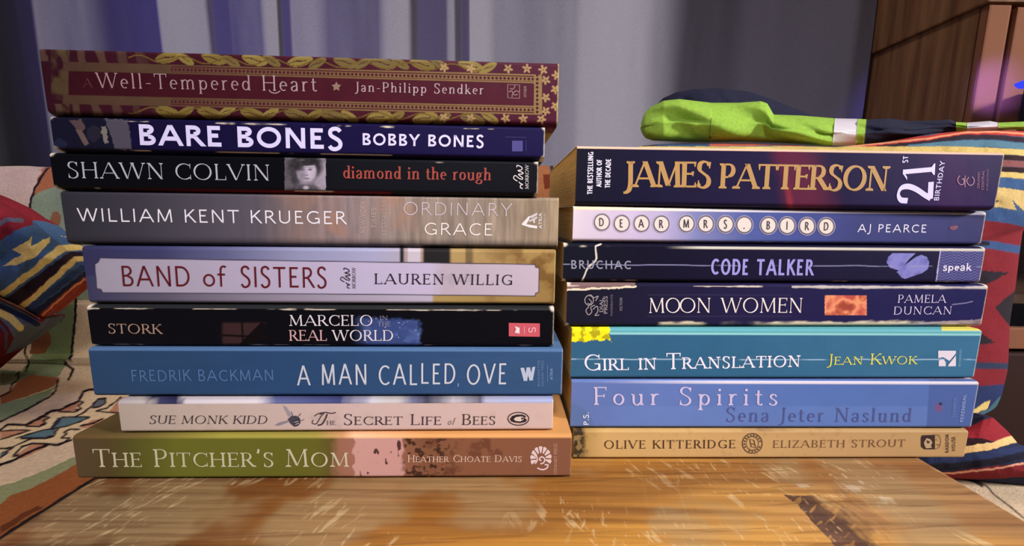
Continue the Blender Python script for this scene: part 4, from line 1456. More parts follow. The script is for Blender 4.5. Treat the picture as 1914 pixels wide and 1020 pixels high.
def throw_profile():
    """(y, z) from the front edge of the seat, back to the fold and up over the backrest"""
    p = [(-.155, -.25), (-.152, -.12), (-.14, SEAT - .004), (-.12, SEAT), (.0, SEAT), (.2, SEAT), (.36, SEAT), (.41, SEAT + .001), (.445, SEAT - .001), (.462, SEAT + .004), (.475, SEAT + .012),
         (.487, SEAT + .012), (.496, SEAT + .022), (.503, SEAT + .045), (.508, -.0), (.514, .06), (.520, .11), (.528, .150), (.540, .172), (.556, .183), (.572, .186), (.588, .182), (.600, .172), (.606, .15), (.608, .10)]
    q = catmull(p, 24)
    q = np.array(q)
    s = np.r_[0, np.cumsum(np.hypot(*np.diff(q, axis=0).T))]
    # fine rows where the camera sees them
    w = np.where((q[:, 0] > .12) & (q[:, 1] > -.09) & (q[:, 0] < .56), 1.0, .15)
    d = np.r_[0, np.cumsum((w[1:] + w[:-1]) / 2 * np.diff(s))]
    tt = np.linspace(0, d[-1], 640)
    return np.stack([np.interp(tt, d, q[:, 0]), np.interp(tt, d, q[:, 1])], -1)
pf = throw_profile()
tx = np.concatenate([np.linspace(SX0 - .012, -.62, 30)[:-1], np.linspace(-.62, -.16, 620)[:-1], np.linspace(-.16, .02, 40)[:-1], np.linspace(.02, .12, 120)[:-1], np.linspace(.12, .22, 30)[:-1], np.linspace(.22, SX1 + .006, 160)])
TXg, J = np.meshgrid(tx, np.arange(len(pf)), indexing='ij')
nrm = np.gradient(pf, axis=0)
nrm = np.stack([-nrm[:, 1], nrm[:, 0]], -1)
nrm /= np.linalg.norm(nrm, axis=1)[:, None]
ss = np.r_[0, np.cumsum(np.hypot(*np.diff(pf, axis=0).T))]
SG = ss[J]
wr = (fbm(TXg * 9 + 40, SG * 14, 5, 3) - .5) * .012
cr = np.exp(-((pf[J][..., 0] - .475) / .03) ** 2) * (pf[J][..., 1] < .0)
wr = wr + cr * .012 * (vn(TXg * 14, SG * 4, 8) - .35)
under_table = smooth(TX0 - .03, TX0 - .005, TXg) * (1 - smooth(TX1 + .005, TX1 + .03, TXg)) * (pf[J][..., 0] < .36)
wr = np.where(pf[J][..., 1] < SEAT + .010, np.minimum(wr, .0) - .0004, wr) * (1 - under_table) - .0004 * under_table
cx_ = -.02 * smooth(-.30, -.62, TXg) * (pf[J][..., 1] > 0) * smooth(0, .15, pf[J][..., 1])
Yg = pf[J][..., 0] + nrm[J][..., 0] * wr
Zg = pf[J][..., 1] + nrm[J][..., 1] * wr + cx_ * .6
V = np.stack([TXg, Yg, Zg], -1)
PX, PY = to_px(V)
col = np.tile(C(232, 206, 172), TXg.shape + (1,))
col = mix(col, smooth(.35, .7, fbm(TXg * 40, SG * 40, 3)) * .25, C(200, 172, 144))
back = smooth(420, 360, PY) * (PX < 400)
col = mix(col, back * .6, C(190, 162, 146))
jx = (fbm(TXg * 300, SG * 300, 4, 2) - .5) * 3
DK = (34, 20, 30)
GRN, RST, CRM, TEAL, SAL = (140, 152, 112), (168, 104, 68), (238, 212, 168), (98, 128, 138), (206, 146, 114)
shapes = [
    # upper motif on the backrest
    ('p', [(90, 300), (95, 292), (120, 292), (180, 300), (180, 380), (60, 366), (72, 330)], RST),
    ('p', [(60, 368), (75, 358), (110, 346), (180, 340), (180, 560), (145, 560), (142, 470), (122, 462), (90, 440), (66, 420), (55, 412)], (134, 148, 118)),
    ('e', 104, 410, 10, 15, 10, (140, 92, 62)),
    ('l', [(96, 306), (80, 326), (66, 350), (57, 376), (55, 400), (56, 416)], 2.3, DK),
    ('p', [(60, 282), (74, 276), (104, 273), (100, 276), (80, 281)], (104, 92, 90)),
    # lower part of the same motif, below the folded blanket
    ('p', [(60, 600), (100, 560), (144, 540), (142, 600), (138, 640), (134, 660), (124, 680), (60, 668)], (126, 142, 96)),
    ('p', [(58, 640), (70, 620), (92, 616), (96, 640), (84, 660), (56, 662)], (140, 88, 56)),
    ('p', [(0, 690), (40, 695), (60, 664), (124, 680), (112, 700), (100, 712), (60, 700), (30, 716), (0, 720)], (138, 150, 112)),
    ('p', [(34, 712), (60, 700), (112, 706), (100, 722), (80, 730), (40, 744), (0, 756), (0, 738), (18, 732)], RST),
    ('p', [(-300, 830), (0, 756), (40, 745), (80, 732), (104, 722), (90, 740), (70, 752), (40, 768), (0, 786), (-300, 900)], (146, 166, 124)),
    ('l', [(143, 540), (140, 600), (135, 650), (134, 664), (122, 680), (137, 690), (128, 709)], 2.4, DK),
    ('l', [(108, 710), (104, 730), (92, 742), (72, 752), (52, 764), (0, 788), (-300, 905)], 1.9, DK),
    ('l', [(50, 630), (46, 660), (54, 676), (48, 694)], 1.9, DK),
    ('l', [(30, 700), (36, 694), (34, 708), (22, 718), (18, 732), (0, 741), (-200, 800)], 1.7, DK),
    # zigzag band: cream ground with salmon and blue lozenges
    ('p', [(-300, 900), (-300, 845), (0, 800), (14, 793), (44, 793), (96, 768), (140, 757), (150, 745), (165, 730), (240, 726), (240, 800), (132, 826), (92, 832), (0, 872), (-300, 990)], CRM),
    ('p', [(46, 793), (68, 782), (78, 780), (86, 780), (80, 786), (84, 790), (74, 796), (46, 796)], SAL),
    ('p', [(108, 768), (130, 758), (150, 748), (148, 754), (142, 762), (140, 768), (110, 769)], SAL),
    ('p', [(0, 818), (0, 805), (20, 804), (52, 804), (30, 812), (6, 820)], SAL),
    ('p', [(204, 770), (214, 756), (228, 742), (240, 740), (240, 768), (220, 770)], SAL),
    ('p', [(30, 850), (50, 836), (60, 830), (88, 830), (92, 832), (60, 848), (40, 858)], SAL),
    ('p', [(150, 800), (170, 786), (195, 780), (180, 792), (160, 800)], SAL),
    ('p', [(98, 800), (106, 786), (116, 780), (164, 780), (150, 786), (130, 794), (104, 800)], TEAL),
    ('p', [(34, 819), (70, 806), (98, 800), (106, 804), (96, 814), (80, 818), (52, 818)], TEAL),
    ('p', [(170, 756), (180, 747), (198, 745), (194, 754), (186, 759), (174, 760)], (108, 116, 124)),
    ('p', [(0, 846), (12, 842), (20, 836), (12, 848), (0, 854)], (88, 98, 110)),
    ('l', [(-300, 880), (0, 804), (14, 793), (48, 794), (72, 782), (96, 768), (112, 766), (128, 758), (146, 750), (156, 732), (165, 728), (200, 726)], 2.3, DK),
    ('l', [(48, 796), (74, 797), (84, 792)], 1.6, DK), ('l', [(82, 778), (92, 780), (80, 786), (86, 790), (76, 794)], 1.7, DK),
    ('l', [(110, 769), (140, 770), (148, 766)], 1.4, DK), ('l', [(150, 750), (156, 752), (146, 758), (152, 764), (142, 766)], 1.7, DK),
    ('l', [(0, 806), (30, 803), (56, 804), (30, 812), (0, 821)], 1.3, DK),
    ('l', [(180, 768), (200, 770), (216, 771), (240, 771)], 1.3, DK), ('l', [(180, 768), (200, 762), (226, 742)], 1.4, DK),
    ('l', [(30, 819), (70, 806), (98, 800), (106, 786), (116, 779), (168, 779), (150, 787), (130, 795), (102, 801)], 1.3, DK),
    ('l', [(108, 801), (100, 814), (84, 819), (40, 819)], 2.0, DK), ('l', [(98, 800), (103, 792), (110, 784)], 4, (52, 50, 66)),
    ('l', [(142, 779), (160, 768), (172, 758), (182, 746), (198, 744), (196, 754), (186, 760), (172, 761)], 1.6, DK),
    ('l', [(60, 818), (30, 832), (20, 838), (10, 848), (0, 856)], 1.6, DK), ('l', [(0, 838), (12, 838), (20, 836)], 1.9, DK),
    ('l', [(-300, 1000), (0, 868), (20, 862), (60, 842), (92, 830), (108, 831), (134, 822)], 2.3, DK),
    ('l', [(92, 830), (60, 828), (42, 834), (34, 842), (24, 852), (34, 850), (30, 858)], 2.0, DK),
    ('l', [(148, 802), (130, 802), (120, 808), (126, 810), (114, 818), (130, 818), (120, 826)], 1.6, DK), ('l', [(150, 796), (176, 790), (192, 782)], 1.7, DK),
    # plain ground, then green and rust borders toward the table
    ('p', [(-300, 1140), (-300, 1030), (0, 908), (30, 900), (60, 888), (100, 872), (132, 856), (180, 840), (180, 880), (120, 900), (40, 930), (0, 955)], (152, 156, 114)),
    ('p', [(-300, 1200), (-300, 1110), (0, 942), (20, 926), (60, 912), (90, 896), (120, 880), (140, 868), (240, 830), (240, 920), (100, 1100), (-300, 1300)], (158, 92, 52)),
    ('p', [(0, 985), (40, 960), (70, 945), (80, 948), (50, 965), (0, 998)], (106, 58, 36)),
    ('l', [(-60, 1050), (0, 1010), (90, 953), (170, 903), (200, 884)], 7, (40, 30, 30)),
    # behind the gap between the stacks
    ('p', [(1000, 250), (1100, 250), (1100, 420), (1000, 420)], (200, 130, 84)),
    ('p', [(1046, 300), (1062, 270), (1074, 272), (1056, 300)], (224, 192, 150)),
    ('l', [(1018, 270), (1026, 286), (1031, 310), (1033, 340), (1030, 372)], 3.6, (70, 92, 104)), ('l', [(1021, 276), (1029, 292), (1033, 318)], 1.5, (30, 30, 40)),
    ('p', [(1015, 326), (1027, 325), (1031, 350), (1018, 354)], (136, 66, 42)),
    # gap shadow beyond the right-hand edge of the table, painted as dark lines
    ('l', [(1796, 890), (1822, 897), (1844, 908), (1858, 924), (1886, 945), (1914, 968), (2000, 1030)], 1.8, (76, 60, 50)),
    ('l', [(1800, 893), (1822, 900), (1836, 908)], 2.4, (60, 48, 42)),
]
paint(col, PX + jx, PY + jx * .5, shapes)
rg = smooth(1700, 1760, PX) * smooth(840, 870, PY)
col = mix(col, rg * .55 * (col.mean(-1) > .1), C(178, 160, 136))
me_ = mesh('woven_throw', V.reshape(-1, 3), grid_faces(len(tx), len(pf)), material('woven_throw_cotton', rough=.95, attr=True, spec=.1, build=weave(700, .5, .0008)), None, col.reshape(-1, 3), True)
so = me_.modifiers.new('cloth_thickness', 'SOLIDIFY')
so.thickness, so.offset = .003, -1
tag(me_, 'cream woven throw with black outlined green, rust and blue motifs spread over the sofa', 'throw')

# ------------------------------------------------------------------ folded blankets
def puff(name, outline, depth, thick, base, shapes, mat, parent, center=None, n=760, kk=170, p=2.2, lump=.25, floor_z=None, seed=1, jit=3.0, colfn=None, tilt=(0, 0)):
    """a padded folded cloth: outline (photo pixels at a given distance), thickness swelling away from the rim on both sides"""
    pts = np.array(outline + outline[:1], float)
    s = np.r_[0, np.cumsum(np.hypot(*np.diff(pts, axis=0).T))]
    t = np.linspace(0, s[-1], n + 1)[:-1]
    bx, by = np.interp(t, s, pts[:, 0]), np.interp(t, s, pts[:, 1])
    for _ in range(3):
        bx = (np.roll(bx, 1) + 2 * bx + np.roll(bx, -1)) / 4
        by = (np.roll(by, 1) + 2 * by + np.roll(by, -1)) / 4
    c = np.array(center if center else (bx.mean(), by.mean()))
    q = np.linspace(0, 1, kk)
    rr = np.sin(q * math.pi / 2)                    # denser toward the rim
    RX, RY = c[0] + np.outer(rr, bx - c[0]), c[1] + np.outer(rr, by - c[1])
    th = thick * (1 - rr ** p) ** .5
    TH = np.repeat(th[:, None], n, 1)
    dep = depth + tilt[0] * (RX - c[0]) + tilt[1] * (RY - c[1])
    P0 = at(RX, RY, 1.0)
    P0 = np.stack([P0[..., 0] * dep, dep, CAM_H + (P0[..., 2] - CAM_H) * dep], -1)
    lm = 1 + lump * (fbm(RX / 60.0, RY / 60.0, seed, 3) - .5) * 2
    eye = np.array([0, 0, CAM_H])
    Ff = eye + (P0 - eye) * ((dep - TH * lm) / dep)[..., None]
    Bk = P0.copy(); Bk[..., 1] += TH
    if floor_z is not None:
        Ff[..., 2] = np.maximum(Ff[..., 2], floor_z); Bk[..., 2] = np.maximum(Bk[..., 2], floor_z)
    PX, PY = to_px(Ff)
    col = np.tile(C(*base), RX.shape + (1,))
    j = (fbm(PX / 9.0, PY / 9.0, seed + 3, 2) - .5) * jit
    if colfn: col = colfn(PX, PY, col)
    paint(col, PX + j, PY + j, shapes)
    V = np.vstack([Ff.reshape(-1, 3), Bk[:-1].reshape(-1, 3)])
    cc = np.vstack([col.reshape(-1, 3), col[:-1].reshape(-1, 3)])
    f1 = grid_faces(kk, n, 0, False, True)
    off = kk * n
    f2 = grid_faces(kk - 1, n, off, True, True)
    a = (kk - 1) * n + np.arange(n); a2 = (kk - 1) * n + (np.arange(n) + 1) % n
    b_ = off + (kk - 2) * n + np.arange(n); b2 = off + (kk - 2) * n + (np.arange(n) + 1) % n
    f3 = np.stack([a, b_, b2, a2], -1)
    return mesh(name, V, np.vstack([f1, f2, f3]), mat, parent, cc, True)

wool = material('striped_wool', rough=.95, attr=True, spec=.08, build=weave(800, .5, .0008))
RED, DRED, NAVY, BLUE, DBLUE, YEL, TEA, BLK = (120, 33, 42), (92, 26, 34), (34, 40, 66), (62, 88, 122), (44, 60, 96), (214, 186, 112), (72, 104, 118), (40, 28, 36)
def dg(y, x0=-300, x1=260):      # a stripe running along the slope of the upper fold
    return [(x0, y + (0 - x0) * .745), (x1, y - x1 * .745)]
bl = empty('folded_blanket', tuple(at(-40, 700, .40)[:2]) + (SEAT,))
loc_l = Vector(bl.location)
tag(bl, 'folded wool blanket with red, blue and yellow stripes beside the taller stack', 'blanket')
inv = Matrix.Translation(-loc_l)
up = puff('upper_fold', [(-260, 330), (-120, 338), (-40, 356), (0, 374), (30, 394), (60, 411), (90, 437), (120, 462), (146, 487), (157, 508), (156, 528), (140, 548), (110, 572), (96, 585), (78, 596), (40, 574), (0, 552), (-120, 520), (-260, 600)], .405, .045, BLUE, [
    ('p', [(-300, 300), (0, 340), (60, 395), (62, 420), (30, 430), (0, 450), (-300, 640)], RED),
    ('l', [(-300, 560), (0, 418), (16, 410), (40, 412)], 4, (84, 84, 100)),
    ('p', [(4, 497), (20, 488), (40, 475), (22, 466), (44, 456), (60, 441), (58, 460), (94, 442), (92, 452), (70, 478), (30, 494)], YEL),
    ('p', dg(566) + dg(596)[::-1], BLK), ('p', dg(560) + dg(552)[::-1], YEL),
    ('p', [(-300, 830), (30, 572), (60, 548), (92, 520), (90, 538), (60, 566), (30, 590), (0, 610)], DRED),
    ('l', [(-300, 772), (0, 553), (60, 508), (100, 472), (112, 464), (124, 463)], 5.5, YEL),
    ('l', [(-300, 830), (30, 582), (60, 560), (100, 522), (128, 496), (140, 484), (150, 483)], 5.5, YEL),
    ('l', [(-300, 850), (50, 580), (110, 534), (156, 498)], 6, DBLUE),
    ('l', [(-300, 880), (60, 590), (120, 548), (170, 506)], 8, NAVY),
    ('l', [(40, 620), (80, 590), (120, 556), (170, 516)], 7, (140, 56, 40)),
    ('l', [(80, 588), (120, 552), (168, 512)], 1.6, (216, 150, 110)),
], wool, None, center=(10, 480), floor_z=None, seed=5, p=2.6)
lo = puff('lower_fold', [(-260, 520), (-120, 510), (0, 548), (40, 568), (78, 592), (94, 594), (80, 612), (50, 634), (20, 656), (0, 668), (-60, 720), (-140, 790), (-260, 800)], .415, .045, (84, 92, 100), [
    ('l', [(-100, 510), (0, 553), (40, 572), (78, 595)], 7, RED), ('l', [(-100, 516), (0, 556), (40, 575), (74, 594)], 1.8, (226, 160, 124)),
    ('l', [(-100, 538), (0, 572), (40, 590), (70, 606)], 5, NAVY),
    ('l', [(-100, 545), (0, 584), (20, 594), (38, 612)], 7, YEL),
    ('p', [(-200, 590), (-100, 590), (0, 596), (16, 612), (26, 632), (0, 680), (-200, 800)], DRED), ('l', [(0, 606), (12, 622), (10, 650)], 3, (70, 64, 80)),
], wool, None, center=(-50, 630), floor_z=SEAT + .010, seed=9, p=2.6)
for o in (up, lo):
    o.data.transform(inv)
    o.parent = bl

br = empty('folded_blanket', tuple(at(1560, 800, .42)[:2]) + (SEAT,))
tag(br, 'thick folded striped blanket with red diamonds standing behind the shorter stack', 'blanket')
inv = Matrix.Translation(-Vector(br.location))
def rs(y0, y1, y2, w, c, x0=1780, x1=1990):   # stripes that dip toward the blunt end
    return ('l', [(1100, y0), (x0, y0), ((x0 + 1914) / 2, (y0 + y1) / 2 - 1), (1914, y1), (x1, y2)], w, c)
upb = puff('upper_fold', [(1180, 290), (1192, 273), (1240, 269), (1400, 268), (1560, 275), (1660, 265), (1740, 250), (1800, 245), (1870, 244), (1920, 245), (1990, 262), (2010, 310), (1985, 370), (1950, 405), (1912, 430), (1906, 470), (1899, 530), (1888, 600), (1884, 690), (1872, 740), (1848, 790), (1800, 830), (1500, 840), (1200, 830), (1160, 600)], .405, .062, RED, [
    ('p', [(1100, 200), (2050, 200), (2050, 430), (1914, 424), (1860, 410), (1780, 406), (1100, 400)], BLUE),
    ('l', [(1180, 268), (1300, 262), (1420, 264)], 3, (140, 176, 190)), ('l', [(1330, 270), (1440, 268), (1500, 272)], 3.4, (206, 104, 84)),
    ('p', [(1160, 262), (1200, 258), (1230, 272), (1160, 280)], NAVY),
    ('l', [(1560, 276), (1640, 268), (1740, 258), (1800, 248), (1860, 246), (1914, 250), (2000, 262)], 5.5, (196, 62, 56)),
    ('l', [(1560, 276), (1640, 268), (1740, 258), (1800, 248), (1860, 246), (1914, 250), (2000, 262)], 1.6, (240, 164, 124)),
    ('l', [(1640, 276), (1740, 266), (1800, 256), (1860, 256), (1914, 262), (2000, 274)], 4.5, (50, 40, 52)),
    ('l', [(1700, 276), (1800, 268), (1860, 268), (1914, 274), (2000, 286)], 6, (88, 126, 146)),
    rs(279, 285, 300, 5.5, YEL), rs(291, 296, 310, 5, (52, 34, 40)), rs(302, 307, 322, 6, (136, 84, 84)), rs(314, 318, 332, 5, (46, 30, 36)),
    rs(322, 329, 345, 5.5, YEL), rs(337, 343, 360, 9, (62, 92, 136)),
    ('p', [(1780, 352), (1868, 350), (1914, 356), (1990, 368), (1990, 402), (1914, 394), (1892, 374), (1900, 392), (1860, 386), (1780, 384)], (206, 178, 116)),
    ('p', [(1870, 372), (1862, 378), (1850, 376)], (70, 60, 70)),
    rs(400, 410, 424, 12, (56, 84, 130), 1840),
    ('p', [(1780, 416), (1840, 415), (1880, 422), (1925, 440), (1925, 500), (1780, 500)], RED),
    ('l', [(1780, 456), (1850, 457), (1880, 462), (1925, 470)], 7.5, (54, 80, 122)), ('l', [(1780, 453), (1846, 455)], 4, (34, 30, 44)),
    ('p', [(1820, 505), (1885, 509), (1862, 522), (1840, 533), (1820, 545)], (38, 32, 42)),
    ('p', [(1860, 574), (1880, 556), (1900, 540), (1920, 536), (1920, 620), (1892, 614), (1876, 596)], (40, 34, 40)),
    ('p', [(1810, 612), (1834, 622), (1860, 640), (1834, 644), (1810, 644)], (38, 30, 40)),
    ('l', [(1780, 682), (1900, 684)], 6, (44, 54, 78)),
    ('p', [(1780, 724), (1840, 720), (1890, 716), (1890, 860), (1780, 860)], (40, 52, 92)),
    ('p', [(1815, 768), (1840, 752), (1852, 748), (1846, 764), (1815, 774)], YEL),
    ('p', [(1815, 776), (1846, 766), (1870, 740), (1872, 756), (1850, 786), (1815, 792)], (64, 100, 112)),
    ('p', [(1815, 794), (1858, 776), (1858, 786), (1830, 802), (1815, 806)], (196, 176, 130)),
], wool, None, center=(1560, 540), seed=15, p=3.0, lump=.12, n=900, kk=240, jit=2.0, floor_z=SEAT + .001)
lob = puff('lower_fold', [(1640, 810), (1760, 800), (1800, 790), (1840, 778), (1856, 780), (1884, 806), (1904, 830), (1960, 850), (2020, 880), (2010, 915), (1900, 908), (1800, 896), (1640, 885)], .288, .028, NAVY, [
    ('p', [(1700, 790), (1800, 800), (1860, 776), (1896, 812), (1890, 818), (1840, 826), (1800, 834), (1700, 840)], (132, 34, 44)),
    ('p', [(1700, 820), (1830, 818), (1856, 824), (1800, 836), (1700, 840)], (40, 18, 26)),
    ('l', [(1700, 848), (1800, 841), (1850, 834), (1896, 820)], 7, (206, 172, 116)),
    ('l', [(1700, 862), (1800, 856), (1860, 848), (1930, 834)], 6, (38, 48, 84)),
    ('l', [(1700, 876), (1800, 870), (1860, 862), (1930, 848)], 6, (24, 24, 40)),
    ('p', [(1700, 890), (1800, 878), (1860, 870), (2020, 856), (2020, 884), (1860, 894), (1700, 900)], (120, 36, 44)),
    ('l', [(1750, 886), (1820, 880), (1870, 874), (1930, 862)], 1.8, (216, 160, 136)),
], wool, None, center=(1820, 848), seed=25, p=2.4, lump=.1, floor_z=SEAT + .001)
for o in (upb, lob):
    o.data.transform(inv)
    o.parent = br

# ------------------------------------------------------------------ hi-vis hooded jacket
jk = empty('hooded_jacket', tuple(at(1500, 262, .43)))
tag(jk, 'lime green and navy hooded work jacket with silver strips on top of the striped blanket', 'jacket')
ji = Matrix.Translation(-Vector(jk.location))
top = [(1197, 238), (1200, 222), (1206, 210), (1216, 200), (1240, 188), (1270, 185), (1330, 192), (1380, 192), (1422, 189), (1434, 193), (1441, 205), (1446, 214), (1500, 216), (1560, 221), (1605, 222), (1622, 223), (1660, 221), (1700, 226), (1740, 225), (1775, 223), (1787, 228), (1808, 229), (1850, 226), (1866, 229), (1914, 227), (1990, 234)]
bot = [(1197, 240), (1200, 250), (1206, 258), (1220, 263), (1300, 266), (1400, 265), (1480, 268), (1552, 273), (1616, 271), (1700, 258), (1788, 245), (1808, 248), (1866, 242), (1914, 243), (1990, 248)]
cuts = [1197, 1561, 1604, 1620, 1787, 1808, 1866, 1990]
names = [('jacket_body', 'lime'), ('reflective_strip', 'silver'), ('sleeve_edge', 'lime'), ('sleeve', 'navy'), ('sleeve_edge', 'lime'), ('reflective_strip', 'silver'), ('cuff', 'lime')]
jm = {'lime': material('lime_fleece', C(140, 178, 66), .85, spec=.15, build=weave(500, .25, .0006)),
      'silver': material('silver_reflective_tape', C(196, 190, 200), .5, spec=.4, build=bump_noise(300, .3, .0005)),
      'navy': material('navy_fleece', C(34, 36, 56), .9, spec=.1, build=weave(500, .25, .0006))}
for (nm, mk), x0, x1 in zip(names, cuts[:-1], cuts[1:]):
    nx = max(int((x1 - x0) / 2), 14)
    xs = np.linspace(x0, x1, nx)
    lean = 8 if x0 > 1300 and x0 < 1700 else 0
    V = []
    na = 72
    for x in xs:
        yt, yb = np.interp(x, *zip(*top)), np.interp(x, *zip(*bot))
        R = .034 * float(np.interp(x, [1197, 1206, 1240, 1440, 1560, 1620, 1800, 1990], [.10, .5, .95, 1, .8, .7, .45, .4]))
        dep = .42 + .01 * (x - 1197) / 800
        for k in range(na):
            a = 2 * math.pi * k / na
            yy = (yt + yb) / 2 - (yb - yt) / 2 * math.sin(a)
            dd = dep - R * math.cos(a) * abs(math.cos(a)) ** -.25 if abs(math.cos(a)) > 1e-3 else dep
            w = (fbm(np.array(x / 75.0 + a * .6), np.array(a * .9 + x / 130.0), 7, 2) - .5) * R * .5
            w += R * .12 * math.sin(x / 26.0 + 3.2 * a) * (1 if mk != 'silver' else .3)
            slant = lean * (a > math.pi) * 0
            V.append(at(x - (yy - yt) * .10 * (1330 < x < 1720), yy, dd - float(w) * abs(math.cos(a))))
    V = np.array(V)
    f = grid_faces(len(xs), na, 0, True, True)
    caps = [V[:na].mean(0), V[-na:].mean(0)]
    fl_ = [list(q) for q in f]
    n0 = len(V)
    V = np.vstack([V, caps])
    fl_ += [[n0, k, (k + 1) % na] for k in range(na)] + [[n0 + 1, (len(xs) - 1) * na + (k + 1) % na, (len(xs) - 1) * na + k] for k in range(na)]
    o = mesh(nm, V, fl_, jm[mk], None, None, True)
    o.data.transform(ji); o.parent = jk
hd = puff('hood', [(1222, 215), (1226, 196), (1240, 183), (1265, 172), (1300, 166), (1350, 165), (1400, 171), (1440, 184), (1480, 200), (1520, 216), (1550, 226), (1500, 246), (1400, 256), (1300, 256), (1235, 246)], .462, .03, (34, 36, 56), [], material('navy_hood_fleece', rough=.9, attr=True, spec=.1, build=weave(500, .25, .0006)), None, seed=31, lump=.3)
hd.data.transform(ji); hd.parent = jk

# ------------------------------------------------------------------ curtain
def curtain_profile():
    """plan of the folds: slope dy/dx of the cloth along its width, integrated from the cabinet end"""
    k = [(-420,.3), (-100,.2), (0,-.45), (60,-.5), (68,.3), (80,.15), (195,-.05), (210,-.4), (296,-.6), (304,.9), (330,1.0), (398,.7), (408,-.6), (428,-.7), (436,-.3), (490,-.34), (502,.8), (526,1.2), (533,-.9), (541,-.9), (548,.25), (590,.25), (615,-.3), (705,-.38), (722,.5), (750,.9), (775,.5), (786,-.7), (828,-.9), (836,.1), (858,.5), (864,-1.5), (872,-1.2), (878,.9), (905,.9), (925,.05), (1000,-.08), (1075,.0), (1090,.5), (1130,.8), (1165,.8), (1200,.5), (1230,.15), (1300,.15), (1370,.1), (1400,-.3), (1590,-.6), (1605,0), (1645,0)]
    px = np.arange(1632, -421, -1.0)
    sl = np.interp(px, *zip(*k))
    rx, ry, _ = ray(px, np.full(px.shape, 50.0))
    m = rx / ry
    y = [.715]
    for i in range(len(px) - 1):
        y.append((y[-1] - sl[i] * m[i] * y[-1]) / (1 - sl[i] * m[i + 1]))
    y = np.array(y)
    return (m * y)[::-1], y[::-1]
cx_, cy_ = curtain_profile()
cz = np.linspace(-.46, .95, 90)
CXg, CZ = np.meshgrid(cx_, cz, indexing='ij')
CYg = np.repeat(cy_[:, None], len(cz), 1)
sag = (fbm(CXg * 16, CZ * 3.0, 5, 3) - .5) * .006
CYg = CYg + sag
CXg = CXg + .002 * np.sin(CZ * 6 + CXg * 9)
mk = material('grey_curtain_linen', C(128, 126, 138), .9, spec=.1, build=weave(1300, .45, .0006))
cu = mesh('curtain', np.stack([CXg, CYg, CZ], -1).reshape(-1, 3), grid_faces(len(cx_), len(cz)), mk, None, None, True)
so = cu.modifiers.new('cloth_thickness', 'SOLIDIFY')
so.thickness, so.offset = .002, -1
tag(cu, 'grey curtain hanging in deep vertical folds behind the books and sofa', 'curtain')

# ------------------------------------------------------------------ wooden cabinet
def cab_nodes(nt, b):
    tc = nn(nt, 'ShaderNodeTexCoord')
    mp = nn(nt, 'ShaderNodeMapping', Scale=(90, 90, 5))
    no = nn(nt, 'ShaderNodeTexNoise', Scale=1.0, Detail=5)
    rp = nn(nt, 'ShaderNodeValToRGB')
    rp.color_ramp.elements[0].color = (*C(96, 64, 42), 1)
    rp.color_ramp.elements[1].color = (*C(136, 98, 66), 1)
    rp.color_ramp.elements[0].position, rp.color_ramp.elements[1].position = .3, .7
    nt.links.new(tc.outputs['Object'], mp.inputs[0])
    nt.links.new(mp.outputs[0], no.inputs['Vector'])
    nt.links.new(no.outputs['Fac'], rp.inputs[0])
    nt.links.new(rp.outputs[0], b.inputs['Base Color'])
cw = material('cabinet_wood', C(120, 80, 50), .7, spec=.15, build=cab_nodes)
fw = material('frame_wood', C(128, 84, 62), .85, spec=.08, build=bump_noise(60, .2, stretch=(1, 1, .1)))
QX, QY = .595, .56
q0 = (QX, QY, -.50)
cab = empty('display_cabinet', q0)
tag(cab, 'brown wooden display cabinet with a glazed door standing next to the curtain', 'cabinet')
zt = float(at(1851, 11, QY)[2]) + .50          # underside of the cornice
wS = .031                                       # width of the frame stile
box('side_panel', (0, .004, 0), (.016, .26, zt), cw, cab, .001)
box('back_panel', (.016, .25, 0), (.50, .26, zt), cw, cab)
box('side_panel', (.484, .012, 0), (.50, .25, zt), cw, cab, .001)
box('upper_section', (-.006, -.010, zt), (.512, .26, zt + .60), cw, cab, .003)  # extra height out of view, added to shade the curtain
box('bottom_shelf', (.016, .012, .02), (.484, .25, .04), cw, cab)
box('middle_shelf', (.016, .02, .50), (.484, .25, .514), cw, cab, .001)
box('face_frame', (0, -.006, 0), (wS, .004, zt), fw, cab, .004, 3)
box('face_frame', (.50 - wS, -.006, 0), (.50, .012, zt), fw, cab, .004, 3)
door = empty('door', (0, 0, 0))
door.parent = cab
dx0, dx1, dz0, dz1 = wS + .003, .50 - wS - .003, .44, zt - .004
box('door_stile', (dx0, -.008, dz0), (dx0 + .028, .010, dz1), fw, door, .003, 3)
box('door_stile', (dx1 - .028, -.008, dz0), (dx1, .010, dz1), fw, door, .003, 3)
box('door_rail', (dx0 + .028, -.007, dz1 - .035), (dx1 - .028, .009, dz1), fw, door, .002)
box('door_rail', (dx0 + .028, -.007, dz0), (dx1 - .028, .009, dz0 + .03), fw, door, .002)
gm = bpy.data.materials.new('door_glass')
gm.use_nodes = True
gb_ = gm.node_tree.nodes['Principled BSDF']
gb_.inputs['Base Color'].default_value = (.9, .95, 1, 1)
gb_.inputs['Roughness'].default_value = .05
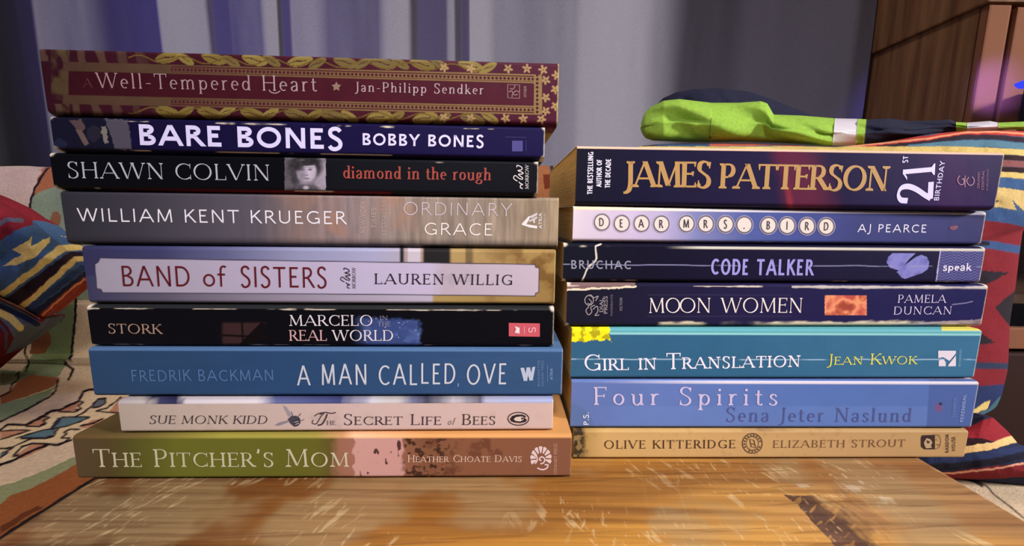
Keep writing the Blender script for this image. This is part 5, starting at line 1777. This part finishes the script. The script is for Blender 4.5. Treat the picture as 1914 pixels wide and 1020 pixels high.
gb_.inputs['Transmission Weight'].default_value = 1.0
gb_.inputs['IOR'].default_value = 1.45
box('glass_pane', (dx0 + .026, -.001, dz0 + .028), (dx1 - .026, .002, dz1 - .033), gm, door)
ld = box('lower_door', (dx0, -.008, .03), (dx1, .010, dz0 - .006), material('dark_cabinet_wood', C(48, 28, 24), .7, spec=.1, build=bump_noise(20, .2, stretch=(1, 1, 6))), cab, .003)
ld['label'] = 'darker lower door'

# blue led accent lamp beside the glazed door
lp = at(1911, 158, .50)
led = empty('led_lamp', tuple(lp))
tag(led, 'small glowing blue led lamp in front of the glazed cabinet door', 'lamp')
em = bpy.data.materials.new('blue_led_glow')
em.use_nodes = True
eb = em.node_tree.nodes['Principled BSDF']
eb.inputs['Base Color'].default_value = (.01, .01, .2, 1)
eb.inputs['Emission Color'].default_value = (.03, .05, 1, 1)
eb.inputs['Roughness'].default_value = 1.0
eb.inputs['Specular IOR Level'].default_value = 0.0
eb.inputs['Emission Strength'].default_value = 1.3
import bmesh
bm = bmesh.new()
bmesh.ops.create_uvsphere(bm, u_segments=20, v_segments=12, radius=.0055)
for v in bm.verts:
    v.co.x *= 1.7; v.co.z *= .8
    if v.co.x < 0: v.co.z *= 1 + v.co.x * 60; v.co.y *= 1 + v.co.x * 60
me = bpy.data.meshes.new('bulb'); bm.to_mesh(me); bm.free()
link('bulb', me, em, led)
hous = box('lamp_stem', (.008, -.004, -.006), (.07, .004, .002), material('black_plastic', C(24, 22, 40), .5), led, .001)
box('lamp_clip', (.062, -.006, -.03), (.076, .050, .006), material('black_plastic'), led, .001)
pl = bpy.data.lights.new('led_light', 'SPOT')
pl.energy, pl.color, pl.shadow_soft_size = 1.3, (.20, .14, 1.0), .006
pl.spot_size, pl.spot_blend = math.radians(60), 1.0
po = bpy.data.objects.new('led_light', pl)
COL.objects.link(po)
po.parent = led
po.location = (.0, -.026, .016)
po.rotation_euler = Vector((.30, 1.0, -.05)).to_track_quat('-Z', 'Y').to_euler()
